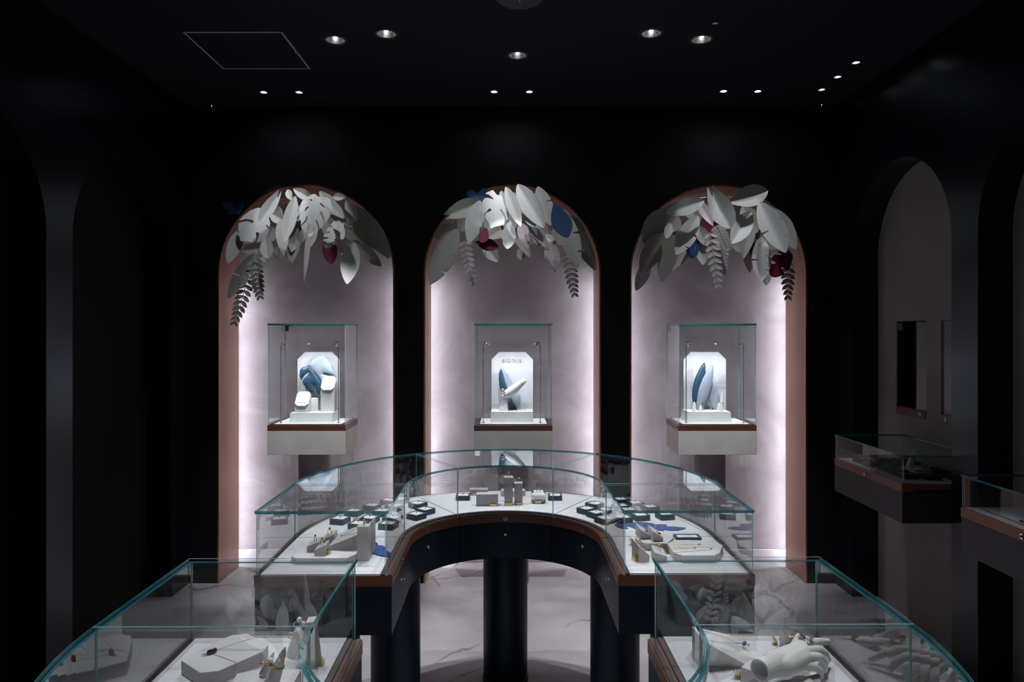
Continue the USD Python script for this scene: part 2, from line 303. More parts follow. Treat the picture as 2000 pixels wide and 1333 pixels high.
for k, nx in enumerate(NICHE_X):
    ring = Polygon(arch(nx, NICHE_R + 0.010, NICHE_Z, 0.0)).difference(Polygon(arch(nx, NICHE_R, NICHE_Z, -0.1)))
    p = struct('trim_%d' % (k + 1), xz(prism(ring, WALL_Y + 0.004, JAMB_END)), 'copper', smooth=25)
    e = usdkit.mesh(stage, p + '/edge_band', xz(prism(ring, WALL_Y - 0.006, WALL_Y + 0.004)), M['copper_edge'], 25)
    struct('baseboard_niche' if k == 0 else 'baseboard_niche_%03d' % k, bx(nx - NICHE_R - 0.05, nx + NICHE_R + 0.05, BACK_Y - 0.012, BACK_Y, 0, 0.085, 0.003), 'baseboard')
# side walls with arched openings: plane at X = +-1.97
OP = [(3.654, 0.464), (2.546, 0.464), (1.438, 0.464)]
def side_wall():
    w = sbox(FRONT_Y, 0, WALL_Y + 0.4, CEIL)
    for c, r in OP: w = w.difference(Polygon(arch(c, r, 2.42 - r, -0.1)))
    return w
struct('wall_right', yz(prism(side_wall(), XW, RECESS)), 'wallgloss')
struct('wall_left', yz(prism(side_wall(), -RECESS, -XW)), 'wallgloss')
rp = sbox(FRONT_Y, 0, WALL_Y + 0.4, CEIL)
RW = [(3.640, 3.920, 1.085, 1.592), (3.215, 3.515, 1.085, 1.592)]
for y0, y1, z0, z1 in RW: rp = rp.difference(sbox(y0, z0, y1, z1))
struct('wall_recess', yz(prism(rp, RECESS, RECESS + 0.04)), 'recess')
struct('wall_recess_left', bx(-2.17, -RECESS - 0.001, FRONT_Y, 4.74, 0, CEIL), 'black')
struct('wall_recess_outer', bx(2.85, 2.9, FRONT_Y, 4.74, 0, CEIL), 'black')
struct('wall_front', bx(-3.2, 3.2, FRONT_Y - 0.05, FRONT_Y, 0, CEIL), 'wallpaint')

# ---------------------------------------------------------------- ceiling fittings
def downlight(c, R, label, group, big=True):
    t = Thing('recessed_downlight', label, 'ceiling light', (c[0], c[1], CEIL), 0, group)
    d = 0.055 if big else 0.03
    t.part('trim_ring', lathe([(R * 0.86, -0.001), (R * 0.87, -0.0025), (R * 1.08, -0.0025), (R * 1.12, 0.0), (R * 0.86, 0.0)], 40), 'charcoal', 40, local=True)
    t.part('reflector', lathe([(R * 0.86, 0.0), (R * 0.82, d * 0.25), (R * 0.66, d * 0.65), (R * 0.36, d)], 40), 'mirror' if big else 'mirror_soft', True, local=True)
    t.part('lamp', lathe([(0, d * 0.2), (R * 0.10, d * 0.22), (R * 0.15, d * 0.3), (R * 0.15, d), (0, d)], 24), 'lamp' if big else 'lamp_dim' if c[0] > 1.45 and c[1] < 4.2 and abs(c[0] - 1.41) > 0.03 else 'lamp_small', 40, local=True)
    return t
pos = ['leftmost one, right of the hatch', 'second from left, forward one of the left pair', 'middle one, above the centre niche',
       'second from right, forward one of the right pair', 'rightmost one, below the sprinkler head']
for p, l in zip(BIG, pos): c = ceil_at(*p); downlight(c, 0.05, 'large chrome recessed downlight: ' + l, 'large ceiling downlights')
pos = ['left one of the pair above the left niche', 'right one of the pair above the left niche', 'left one of the pair above the centre niche', 'right one of the pair above the centre niche',
       'left one of the pair above the right niche', 'right one of the pair above the right niche', 'farthest of the three along the right wall', 'middle of the three along the right wall', 'nearest of the three along the right wall']
for p, l in zip(SMALL, pos): c = ceil_at(*p); downlight(c, 0.0215, 'small chrome recessed downlight, ' + l, 'small ceiling downlights', False)
for (x, y), l in zip(NEAR_L, ['outer left', 'outer right', 'inner left', 'inner right']):
    downlight((x, y), 0.05, 'large downlight over the front counters, %s, above the picture' % l, 'large ceiling downlights')
# access hatch
a, b = D(357, 62, CEIL), D(606, 134, CEIL); x0, x1, y0, y1 = a[0], b[0], a[1], b[1]
t = Thing('access_hatch', 'square ceiling access hatch outlined by a thin pale metal frame', 'hatch', ((x0 + x1) / 2, (y0 + y1) / 2, CEIL))
fr = sbox(x0, y0, x1, y1); i1 = fr.buffer(-0.0022, join_style=2); i2 = fr.buffer(-0.0052, join_style=2); i3 = fr.buffer(-0.0072, join_style=2)
t.part('frame', [prism(fr.difference(i1), CEIL - 0.003, CEIL), prism(i2.difference(i3), CEIL - 0.003, CEIL)], 'hatchframe')
t.part('door_panel', prism(i3, CEIL - 0.0015, CEIL), 'ceilpaint')
cl = D(579, 101, CEIL); t.part('latch', bx(cl[0] - 0.008, cl[0] + 0.006, cl[1] - 0.014, cl[1] + 0.014, CEIL - 0.005, CEIL - 0.001, 0.001), 'steel')
# round ceiling speaker at the top of the picture, sprinkler, cameras
c = D(1015, -4, CEIL)
t = Thing('ceiling_speaker', 'round black ceiling speaker cut by the top edge of the picture', 'speaker', (c[0], c[1], CEIL))
t.part('grille', lathe([(0, -0.012), (0.06, -0.010), (0.093, -0.006), (0.098, 0), (0, 0)], 40), 'charcoal', 40, local=True)
t.part('rim', torus((0, 0, -0.001), 0.098, 0.003, (0, 0, 1), 48), 'black', True, local=True)
t.part('badge', bx(-0.002, 0.002, -0.012, 0.012, -0.0135, -0.0115), 'steel', local=True)
c = D(1397, 37, CEIL)
t = Thing('sprinkler_head', 'small chrome sprinkler head in a dark cup on the ceiling', 'sprinkler', (c[0], c[1], CEIL))
t.part('escutcheon', lathe([(0.012, -0.002), (0.034, -0.002), (0.037, 0), (0.012, 0)], 32), 'black', 40, local=True)
t.part('body', lathe([(0, -0.016), (0.006, -0.014), (0.007, 0), (0, 0)], 16), 'steel', 40, local=True)
t.part('deflector', lathe([(0, -0.024), (0.014, -0.022), (0.014, -0.020), (0, -0.019)], 16), 'chrome', 40, local=True)
t.part('yoke_arm', [tube([(s * 0.005, 0, -0.012), (s * 0.010, 0, -0.017), (0, 0, -0.022)], 0.0014, 6) for s in (-1, 1)], 'chrome', True, local=True)
for (px, py, lab) in ((419, 213, 'small black camera high on the back wall, upper left corner'), (1599, 211, 'small black camera high on the back wall, upper right corner')):
    q = P(px, py, WALL_Y - 0.04)
    t = Thing('security_camera', lab, 'camera', (q[0], WALL_Y, q[2]), 0, 'cameras on the back wall')
    t.part('bracket', bx(q[0] - 0.012, q[0] + 0.012, WALL_Y - 0.006, WALL_Y, q[2] - 0.055, q[2] + 0.02, 0.002), 'black')
    t.part('arm', tube([(q[0], WALL_Y - 0.005, q[2] - 0.02), (q[0], WALL_Y - 0.03, q[2] - 0.015), (q[0], WALL_Y - 0.035, q[2] - 0.002)], 0.005), 'black', True)
    t.part('housing', lathe([(0, -0.032), (0.011, -0.032), (0.014, -0.028), (0.014, 0.026), (0.010, 0.03), (0, 0.03)], 20, (q[0], WALL_Y - 0.045, q[2] + 0.004), (0, -1, -0.25)), 'black', 30)
    t.part('lens', sphere((q[0], WALL_Y - 0.077, q[2] - 0.004), 0.0075, 2), 'chrome', True)
    t.part('status_light', sphere((q[0], WALL_Y - 0.083, q[2] + 0.006), 0.003, 1), 'glow_dot', True)  # glowing bead added for the white glint off the lens; no lamp there
# emergency exit sign on the wall behind the viewer, seen mirrored in the glass
t = Thing('exit_sign', 'white emergency exit sign with a green arrow, seen reflected in the counter glass', 'sign', (-0.538, FRONT_Y, 2.28))
t.part('panel', bx(-0.577, -0.499, FRONT_Y, FRONT_Y + 0.03, 2.242, 2.318, 0.003), 'sign_white')
ar = Polygon([(-0.027, -0.007), (0.003, -0.007), (0.003, -0.022), (0.027, 0), (0.003, 0.022), (0.003, 0.007), (-0.027, 0.007)])
t.part('arrow', xz(prism(affinity.translate(ar, -0.538, 2.28), FRONT_Y + 0.03, FRONT_Y + 0.033)), 'dot_green')
# light strips behind the niche linings
for k, (nx, lab) in enumerate(zip(NICHE_X, ('left', 'centre', 'right'))):
    for s, sl in ((-1, 'left'), (1, 'right')):
        x = nx + s * (NICHE_R + 0.058)
        t = Thing('light_strip', f'vertical light strip hidden behind the {sl} edge of the {lab} niche', 'light strip', (x, 4.67, 0.03), 0, 'light strips in the niches')
        x2 = x + s * 0.022
        t.part('channel', [bx(min(x2, x2 + s * 0.004), max(x2, x2 + s * 0.004), JAMB_END, BACK_Y - 0.001, 0.03, 1.89), bx(min(x, x2) - 0.003, max(x, x2), 4.646, 4.650, 0.03, 1.89)], 'steel')
# ================================================================ the oval counter, in modules
Q = 0.553; ZG = EYE - Q; ZD = 0.782; ZB0, ZB1, ZW = 0.592, 0.742, 0.776
YAW = 0.0093; CXR = 0.0
RIN, ROUT = 0.352, 0.775; C1, C2 = 2.605, 1.343; END1, END2 = 2.206, 1.749
def rw(m):                      # counter frame -> world
    m = as_tri(m).copy(); m.apply_transform(tf((CXR, 0, 0), YAW)); return m
def rpt(x, y, z=0.0):
    c, s = math.cos(YAW), math.sin(YAW); return V([c * x - s * y + CXR, s * x + c * y, z])
def arcpts(c, r, a0, a1):
    n = max(2, int(abs(a1 - a0) / math.radians(2.5)) + 1)
    return [(r * math.cos(a), c + r * math.sin(a)) for a in np.linspace(a0, a1, n)]
class Mod:
    def __init__(s, kind, *a): s.kind = kind; s.a = a
    def path(s, r, g=0.0):      # the line at distance r from the axis
        if s.kind == 'arc':
            c, a0, a1 = s.a; d = g / r
            return arcpts(c, r, math.radians(a0) + d, math.radians(a1) - d)
        sx, y0, y1 = s.a
        return [(sx * r, y0 + g + (y1 - y0 - 2 * g) * k / 4) for k in range(5)]
    def plan(s, r0, r1, g=0.0):
        return Polygon(s.path(r0, g) + s.path(r1, g)[::-1]).buffer(0)
    def mid(s):
        if s.kind == 'arc': c, a0, a1 = s.a; a = math.radians((a0 + a1) / 2); return c, a
        return None
def wallstrip(path, z0, z1, t):
    """Thin wall along a plan path: (sheet in the middle, rim of the slab's edges)."""
    p = V(path); d = np.gradient(p, axis=0); d /= np.linalg.norm(d, axis=1, keepdims=True); nrm = np.stack([-d[:, 1], d[:, 0]], 1)
    n = len(p)
    sh = np.vstack([np.column_stack([p, np.full(n, z0)]), np.column_stack([p, np.full(n, z1)])])
    f = []
    for i in range(n - 1): f += [(i, i + 1, n + i + 1), (i, n + i + 1, n + i)]
    sheet = trimesh.Trimesh(sh, f, process=False)
    e = 0.0013
    def bar(za, zb, pp, nn):
        k = len(pp); q = []
        for off in (-t / 2, t / 2):
            for z in (za, zb): q.append(np.column_stack([pp + nn * off, np.full(k, z)]))
        v = np.vstack(q); ff = []
        def quad(a, b):
            for i in range(k - 1): ff.extend([(a * k + i, a * k + i + 1, b * k + i + 1), (a * k + i, b * k + i + 1, b * k + i)])
        quad(0, 1); quad(1, 3); quad(3, 2); quad(2, 0)
        ff.extend([(0, k, 3 * k), (0, 3 * k, 2 * k), (k - 1, 3 * k - 1, 4 * k - 1), (k - 1, 4 * k - 1, 2 * k - 1)])
        m = trimesh.Trimesh(v, ff, process=False); m.fix_normals(); return m
    rim = [bar(z1 - e, z1, p, nrm)]; ends = []
    for a, b in ((0, 1), (-1, -2)):
        u = p[b] - p[a]; u /= np.linalg.norm(u); ends.append(bar(z0, z1, V([p[a], p[a] + u * 0.001]), V([nrm[a], nrm[a]]) * 0.5))
    return sheet, rim[0], ends
def flatpane(poly, z0, z1, e=0.0012):
    z = (z0 + z1) / 2
    v, f = trimesh.creation.triangulate_polygon(poly, engine='earcut')
    v = np.column_stack([v, np.full(len(v), z)])
    m = trimesh.Trimesh(v, f, process=False)
    return m, prism(poly.difference(poly.buffer(-e, join_style=2)), z0, z1), []
def pane(t, name, pair):
    p = t.part(name, pair[0], 'glass')
    for e in (pair[1] if isinstance(pair[1], list) else [pair[1]]): t.part('polished_edge', e, 'glass_edge', parent=p)
    for e in pair[2]: t.part('joint_edge', e, 'glass_joint', parent=p)
def rwp(pair): return rw(pair[0]), [rw(e) for e in (pair[1] if isinstance(pair[1], list) else [pair[1]])], [rw(e) for e in pair[2]]
def counter_top(mod, free):
    g = 0.0008; m, _, _ = flatpane(mod.plan(RIN + 0.010, ROUT, g), ZG - 0.008, ZG)
    full, core = mod.plan(RIN + 0.010, ROUT, g), mod.plan(RIN + 0.010, ROUT, g + 0.0011)
    inner_side, sides = (prism(mod.plan(a_, b_, g + 0.0011), ZG - 0.008, ZG) for a_, b_ in ((RIN + 0.010, RIN + 0.0113), (ROUT - 0.0013, ROUT)))
    d = full.difference(core); gs = list(getattr(d, 'geoms', [d])); c0 = V(mod.path(0.6)[0])
    gs.sort(key=lambda q: np.hypot(q.centroid.x - c0[0], q.centroid.y - c0[1]))       # [start end, far end]
    teal, pale = [sides], []; extra = [inner_side]
    for i, q in enumerate(gs): (teal if i == free else pale).append(prism(q, ZG - (0.008 if i == free else 0.0015), ZG))
    return m, extra + teal, pale
def lockset(t, face, nrm, down=0.0, knob=True):
    """Cylinder lock on the wooden band, round knob on the panel below it."""
    f = V(face); n = V([*nrm, 0.0])
    c = f + n * 0.001 + V([0, 0, 0.759]); 
    p = t.part('lock', lathe([(0.0045, 0), (0.0075, 0.001), (0.0082, 0.003), (0.0062, 0.004), (0.0045, 0.003)], 28, c, n), 'chrome', 40)
    t.part('lock_core', lathe([(0, 0.0025), (0.0045, 0.0025), (0.0045, 0), (0, 0)], 20, c, n), 'boxblue', parent=p)
    if knob:
        c = f + n * 0.0 + V([0, 0, 0.694])
        t.part('knob', lathe([(0, 0.010), (0.0055, 0.0095), (0.0065, 0.008), (0.0055, 0.005), (0.0035, 0.003), (0.004, 0), (0, 0)], 24, c, n), 'steel', 40)
def counter(mod, label, end=None, knobs=(0.5,), free=None):
    poly = mod.plan(RIN, ROUT); c = poly.centroid; w = rpt(c.x, c.y)
    t = Thing('display_counter', label, 'display counter', (w[0], w[1], ZB0))
    t.part('cabinet', rw(prism(mod.plan(RIN, ROUT, 0.0018), ZB0, ZB1)), 'navy', 25)
    t.part('wood_band', rw(prism(mod.plan(RIN - 0.002, ROUT + 0.002, 0.0012), ZB1, ZW)), 'wood', 25)
    for a_, b_, h_ in ((RIN + 0.002, RIN + 0.012, 0.003), (RIN + 0.022, RIN + 0.034, 0.005), (ROUT - 0.016, ROUT - 0.0005, 0.003)): t.part('glass_track', rw(prism(mod.plan(a_, b_, 0.0015), ZW, ZW + h_)), 'rail', 25)
    dp = mod.plan(RIN + 0.036, ROUT - 0.018, 0.0022)
    t.part('deck_pad', rw(prism(dp, ZW - 0.006, ZD)), 'pad', 25)
    g = 0.001
    pane(t, 'front_pane', rwp(wallstrip(mod.path(RIN + 0.017, g), ZW + 0.001, ZG - 0.008, 0.007)))
    pane(t, 'back_pane', rwp(wallstrip(mod.path(ROUT - 0.007, g), ZW + 0.001, ZG - 0.008, 0.007)))
    pane(t, 'top_pane', rwp(counter_top(mod, free)))
    if end is not None:
        sx, y0, y1 = mod.a; y = end
        pane(t, 'end_pane', rwp(wallstrip([(sx * (RIN + 0.021), y), (sx * (ROUT - 0.011), y)], ZW + 0.001, ZG - 0.008, 0.007)))
    path = V(mod.path(RIN - 0.002)); n = len(path)
    for k in knobs:
        q = path[0] * (1 - k) + path[-1] * k if mod.kind != 'arc' else None
        if mod.kind == 'arc':
            cc, a0, a1 = mod.a; a = math.radians(a0 + (a1 - a0) * k); q = V([(RIN - 0.002) * math.cos(a), cc + (RIN - 0.002) * math.sin(a)]); nn = V([-math.cos(a), -math.sin(a)])
        else: nn = V([-mod.a[0], 0.0])
        f = rpt(*q); nw = rpt(*nn) - rpt(0, 0); lockset(t, f, nw[:2])
    return t
MODS = dict(fc=Mod('arc', C1, 58, 122), fl=Mod('arc', C1, 122, 180), fr=Mod('arc', C1, 0, 58), sl=Mod('line', -1, END1, C1), sr=Mod('line', 1, END1, C1),
            nl=Mod('line', -1, C2, END2), nr=Mod('line', 1, C2, END2), ncl=Mod('arc', C2, 180, 238), ncr=Mod('arc', C2, 302, 360))
counter(MODS['fc'], 'centre module of the round navy counter, under the middle niche')
counter(MODS['fl'], 'curved module of the navy counter holding ring boxes, left of the centre module')
counter(MODS['fr'], 'curved module of the navy counter holding ring boxes, right of the centre module')
counter(MODS['sl'], 'straight left end module of the round counter with a tall pale pillar inside', END1 + 0.006, free=0)
counter(MODS['sr'], 'straight right end module of the round counter with a framed card inside', END1 + 0.006, free=0)
counter(MODS['nl'], 'front left glass counter with a necklace board and ring cones inside', END2 - 0.006)
counter(MODS['nr'], 'front right glass counter holding the white mannequin hand', END2 - 0.006)
counter(MODS['ncl'], 'curved glass counter at the lower left corner, cut by the picture edge')
counter(MODS['ncr'], 'curved glass counter at the lower right corner, cut by the picture edge')
# round legs
LEGS = [(0.0, C1 + 0.535, 'round navy column under the middle of the round counter'), (-0.434, C1 + 0.213, 'round navy column under the left curve of the round counter'), (0.434, C1 + 0.213, 'round navy column under the right curve of the round counter'),
        (-0.575, END1 + 0.13, 'round navy column under the left end module, half hidden'), (0.575, END1 + 0.13, 'round navy column under the right end module, half hidden'),
        (-0.56, END2 - 0.14, 'round navy column under the front left counter'), (0.56, END2 - 0.14, 'round navy column under the front right counter'),
        (-0.46, C2 - 0.30, 'round navy column under the curved counter at the lower left'), (0.46, C2 - 0.30, 'round navy column under the curved counter at the lower right')]
for x, y, l in LEGS:
    w = rpt(x, y); t = Thing('counter_column', l, 'column', (w[0], w[1], 0), 0, None)
    t.part('shaft', lathe([(0, 0.02), (0.097, 0.02), (0.097, ZB0), (0, ZB0)], 48), 'navy', 40, local=True)
    t.part('foot_ring', lathe([(0, 0), (0.101, 0), (0.101, 0.018), (0.097, 0.021), (0, 0.021)], 48), 'charcoal', 40, local=True)

# ================================================================ wall vitrines on pedestals
VW, VY0, VY1, VB, VT, VG = 0.462, 4.20, 4.53, 0.808, 0.985, 1.583
def vitrine(k, label, hinge):
    cx = VIT_X[k]; x0, x1 = cx - VW / 2, cx + VW / 2
    t = Thing('glass_vitrine', label, 'display case', (cx, (VY0 + VY1) / 2, 0))
    t.part('pedestal', cyl((cx, (VY0 + VY1) / 2), 0.093, 0, VB, 48), 'plaster', 40)
    t.part('base_box', bx(x0, x1, VY0, VY1, VB, VB + 0.140, 0.0012), 'plaster_base')
    t.part('wood_band', bx(x0, x1, VY0, VY1, VB + 0.141, VT - 0.002, 0.001), 'wood')
    t.part('floor_frame', prism(sbox(x0 + 0.010, VY0 + 0.010, x1 - 0.010, VY1 - 0.010).difference(sbox(x0 + 0.030, VY0 + 0.024, x1 - 0.030, VY1 - 0.024)), VT - 0.004, VT + 0.001), 'rail')
    t.part('floor_pad', bx(x0 + 0.031, x1 - 0.031, VY0 + 0.025, VY1 - 0.025, VT - 0.004, VT + 0.003, 0.001), 'white')
    g = 0.008; a, b, c, d = x0 + 0.004, x1 - 0.004, VY0 + 0.004, VY1 - 0.004
    pane(t, 'front_pane', wallstrip([(a, c), (b, c)], VT - 0.002, VG - g, g))
    pane(t, 'back_pane', wallstrip([(a, d), (b, d)], VT - 0.002, VG - g, g))
    pane(t, 'side_pane', wallstrip([(a, c + g), (a, d - g)], VT - 0.002, VG - g, g))
    pane(t, 'side_pane', wallstrip([(b, c + g), (b, d - g)], VT - 0.002, VG - g, g))
    pane(t, 'top_pane', flatpane(sbox(x0, VY0, x1, VY1), VG - g, VG))
    if hinge:
        t.part('hinge', [bx(x0 + 0.008, x0 + 0.026, VY1 - 0.022, VY1 - 0.008, VG - 0.045, VG - 0.012, 0.001), bx(x0 + 0.004, x0 + 0.05, VY1 - 0.018, VY1 - 0.008, VG - 0.012, VG - 0.008)], 'wood')
    c = V([x0, VY0 + 0.03, VB + 0.159]); n = V([-1.0, 0, 0])
    q = t.part('lock', lathe([(0.0045, 0), (0.0075, 0.001), (0.0085, 0.003), (0.006, 0.004), (0.0045, 0.003)], 24, c, n), 'chrome', 40)
    t.part('lock_core', lathe([(0, 0.0025), (0.0045, 0.0025), (0.0045, 0), (0, 0)], 20, c, n), 'boxblue', parent=q)
vitrine(0, 'glass vitrine on a wood-banded plinth in the left niche', True)
vitrine(1, 'glass vitrine in the centre niche, lettered panel inside', False)
vitrine(2, 'glass vitrine in the right niche, ring cones inside', True)
# two chrome lamps in each vitrine
LSP = []
for k, (pl, pr, lab) in enumerate((((549, 554), (661, 657), 'left'), ((944, 950), (1055, 1050), 'centre'), ((1340, 1342), (1452, 1445), 'right'))):
    for (pb, ph), s in ((pl, 'left'), (pr, 'right')):
        yb = 4.262; xb = (pb - 1000) / FPX * yb; zt = EYE - (676 - HOR) / FPX * yb; xh = xb + (0.013 if s == 'left' else -0.013)
        t = Thing('vitrine_lamp', f'slim chrome rod lamp, {s} one in the {lab} vitrine', 'lamp', (xb, yb, VT + 0.003), 0, 'rod lamps in the vitrines')
        t.part('foot', lathe([(0, 0), (0.012, 0), (0.012, 0.002), (0.004, 0.004), (0.003, 0.008), (0, 0.008)], 24, (xb, yb, VT + 0.003)), 'chrome', 40)
        t.part('rod', cyl((xb, yb), 0.0026, VT + 0.006, zt, 12), 'chrome', 40)
        tgt = V([VIT_X[k], 4.40, 1.16]); h = V([xh, yb + 0.004, zt + 0.012]); ax = tgt - h; ax /= np.linalg.norm(ax)
        t.part('joint', [sphere((xb, yb, zt), 0.0048, 2), tube([(xb, yb, zt), h - ax * 0.004], 0.002, 8)], 'chrome', True)
        hd = t.part('lamp_head', lathe([(0, -0.014), (0.009, -0.014), (0.0105, -0.012), (0.0105, 0.012), (0.009, 0.014), (0.0075, 0.010), (0, 0.008)], 28, h, ax), 'chrome', 30)
        t.part('cooling_fin', [torus(h + ax * o, 0.0108, 0.0009, ax, 28, 6) for o in (-0.009, -0.005, -0.001)], 'steel', True, parent=hd)
        t.part('lens', lathe([(0, 0.0095), (0.0065, 0.0095), (0.0065, 0.0085), (0, 0.0085)], 20, h, ax), 'lens', parent=hd)
        spot(f'case_spot_{k}_{s}', h + ax * 0.017, tgt, K_CASE, 62, 0.006, (0.93, 0.96, 1.0), soft=1.0)
# ================================================================ paper-leaf garlands
def pulse(t, c, w): return max(0.0, 1 - abs(t - c) / w)
def leaf_mesh(L, W, shape='oval', fold=0.18, curl=0.12, cuts=(), slant=0.0, nx=34, ny=5, split=0.0, twist=0.0, bend=0.0, th=0.0007, tipw=0.0):
    """A paper leaf: base at the origin, tip along +x, width along y, front towards +z. cuts: (side, position, depth, half width)."""
    if cuts or split: nx = 72
    top = []
    for i in range(nx + 1):
        t = i / nx
        if shape == 'oval': w = math.sin(PI * min(1, t) ** 0.92) ** 0.74
        elif shape == 'lance': w = math.sin(PI * t ** 0.72) ** 0.85
        elif shape == 'drop': w = math.sin(PI * t ** 1.25) ** 0.7
        elif shape == 'heart': w = (math.sin(PI * min(1.0, 0.10 + 0.90 * t)) ** 0.55) * (1 - 0.15 * t)
        w = max(w, 0.02 if 0 < t < 1 else 0.0)
        if shape == 'heart' and t == 0: w = 0.45
        w = max(w, tipw * (1 if t > 0.85 else 0) * (1 - max(0, t - 0.97) / 0.03 * 0.6)) if tipw else w
        for j in range(-ny, ny + 1):
            s = 1 if j >= 0 else -1; u = abs(j) / ny; ww = w
            for (cs, cp, cd, cw) in cuts:
                if cs == s or cs == 0:
                    q = abs(t - cp) / cw
                    if q < 1: ww = min(ww, w * (1 - cd * (1 - q ** 3)))
            if split and t > 1 - split:
                pass
            y = s * u * ww * W / 2
            x = t * L + slant * L * (u * ww) ** 1.3 * (1 - t * 0.6)
            if split and abs(y) < W * 0.16 and t > 1 - split: x = min(x, (1 - split) * L + abs(y) / (W * 0.16) * split * L)
            z = fold * abs(y) + curl * L * (t * t - t) + bend * math.sin(PI * t) * abs(y)
            if twist: a = twist * t; y, z = y * math.cos(a) - z * math.sin(a), y * math.sin(a) + z * math.cos(a)
            top.append((x, y, z))
    n = 2 * ny + 1; f = []
    for i in range(nx):
        for j in range(n - 1):
            a = i * n + j; f += [(a, a + n, a + n + 1), (a, a + n + 1, a + 1)]
    v = V(top); k = len(v); f = V(f)
    rim = [i * n for i in range(nx + 1)] + [nx * n + j for j in range(1, n)] + [i * n + n - 1 for i in range(nx - 1, -1, -1)] + [j for j in range(n - 2, 0, -1)]
    side = []
    for a, b in zip(rim, rim[1:] + rim[:1]): side += [(a, a + k, b + k), (a, b + k, b)]
    m = trimesh.Trimesh(np.vstack([v, v - [0, 0, th]]), np.vstack([f, f[:, ::-1] + k, V(side)]), process=False)
    return m
def fern_mesh(L, W, pairs=9, curve=0.0, th=0.0007):
    ms = []
    def rach(t): return V([t * L, curve * L * t * t, 0.0])
    ms.append(tube([rach(t) for t in np.linspace(0, 0.97, 12)], 0.0022, 6))
    for i in range(pairs):
        t = 0.04 + 0.92 * i / (pairs - 1); ll = W * 0.5 * (1.0 - 0.35 * max(0, t - 0.6) / 0.4)
        for s in (-1, 1):
            a = math.radians(68 - 34 * t) * s
            e = leaf_mesh(ll, ll * 0.46, 'oval', 0.1, 0.05, nx=8, ny=2, th=th)
            e.apply_transform(trimesh.transformations.rotation_matrix(a + curve * t, [0, 0, 1])); e.apply_translation(rach(t)); ms.append(e)
    return trimesh.util.concatenate(ms)
def orient(m, base, tip, roll=0.0, pitch=0.0):
    """x runs base -> tip; front (+z) towards the room (-y), rolled about the leaf's own length."""
    x = tip - base; x /= np.linalg.norm(x); z = V([0, -1.0, 0.0]); z = z - x * np.dot(x, z); z /= np.linalg.norm(z); y = np.cross(z, x)
    t = np.eye(4); t[:3, 0], t[:3, 1], t[:3, 2], t[:3, 3] = x, y, z, base
    m = m.copy()
    if roll: m.apply_transform(trimesh.transformations.rotation_matrix(roll, [1, 0, 0]))
    return m.apply_transform(t)
MON = [(1, 0.20, 0.55, 0.035), (-1, 0.20, 0.5, 0.035), (1, 0.42, 0.62, 0.04), (-1, 0.42, 0.58, 0.04), (1, 0.63, 0.6, 0.04), (-1, 0.63, 0.62, 0.04), (1, 0.82, 0.6, 0.03), (-1, 0.80, 0.55, 0.03)]
MON3 = [(-1, 0.22, 0.6, 0.05), (1, 0.55, 0.62, 0.06), (-1, 0.56, 0.6, 0.06)]
SH = {'o': 'oval', 'l': 'lance', 'd': 'drop', 'h': 'heart', 'm': 'heart', 'n': 'heart', 'b': 'oval', 's': 'lance'}
COL = {'w': 'paper', 'g': 'paper_shade', 'p': 'paper_lilac', 'u': 'paper_blue', 'r': 'paper_red'}
# each leaf: base x y, tip x y, width (units of the traced sketch, 4.167 to a picture pixel), layer 0 back .. 6 front, tilt of the tip forward, kind, colour, roll
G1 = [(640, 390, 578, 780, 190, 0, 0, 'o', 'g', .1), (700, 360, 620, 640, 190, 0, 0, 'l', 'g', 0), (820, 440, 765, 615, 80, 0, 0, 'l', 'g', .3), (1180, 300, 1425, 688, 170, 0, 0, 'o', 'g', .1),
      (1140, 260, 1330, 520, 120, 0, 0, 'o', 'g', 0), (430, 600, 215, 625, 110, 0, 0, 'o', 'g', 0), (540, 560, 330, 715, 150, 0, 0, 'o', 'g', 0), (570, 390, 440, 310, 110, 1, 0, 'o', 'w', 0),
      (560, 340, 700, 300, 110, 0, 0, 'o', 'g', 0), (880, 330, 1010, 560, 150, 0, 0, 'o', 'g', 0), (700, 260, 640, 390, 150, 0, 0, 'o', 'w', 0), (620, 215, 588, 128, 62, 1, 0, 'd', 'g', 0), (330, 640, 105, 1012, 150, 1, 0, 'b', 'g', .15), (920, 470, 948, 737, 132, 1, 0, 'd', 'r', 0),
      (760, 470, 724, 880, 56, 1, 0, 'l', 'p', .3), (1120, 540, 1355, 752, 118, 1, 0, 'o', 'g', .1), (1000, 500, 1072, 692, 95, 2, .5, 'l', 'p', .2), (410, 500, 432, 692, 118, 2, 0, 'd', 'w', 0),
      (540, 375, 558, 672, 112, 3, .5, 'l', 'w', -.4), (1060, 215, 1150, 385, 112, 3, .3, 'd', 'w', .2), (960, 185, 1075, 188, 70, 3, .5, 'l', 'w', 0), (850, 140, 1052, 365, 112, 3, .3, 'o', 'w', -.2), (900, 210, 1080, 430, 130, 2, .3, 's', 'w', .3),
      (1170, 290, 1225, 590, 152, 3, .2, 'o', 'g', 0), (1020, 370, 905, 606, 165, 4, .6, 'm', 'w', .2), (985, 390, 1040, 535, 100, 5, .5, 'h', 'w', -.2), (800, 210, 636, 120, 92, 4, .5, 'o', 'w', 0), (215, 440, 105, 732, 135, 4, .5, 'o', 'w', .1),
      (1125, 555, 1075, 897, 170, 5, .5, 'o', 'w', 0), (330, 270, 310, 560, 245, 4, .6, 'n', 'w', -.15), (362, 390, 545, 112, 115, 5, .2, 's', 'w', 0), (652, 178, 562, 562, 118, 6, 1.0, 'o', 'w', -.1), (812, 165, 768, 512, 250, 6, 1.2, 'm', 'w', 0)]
F1 = [(318, 690, 350, 1003, 150, 1, 'g', 0.05), (262, 850, 178, 1218, 150, 1, 'g', -0.06)]
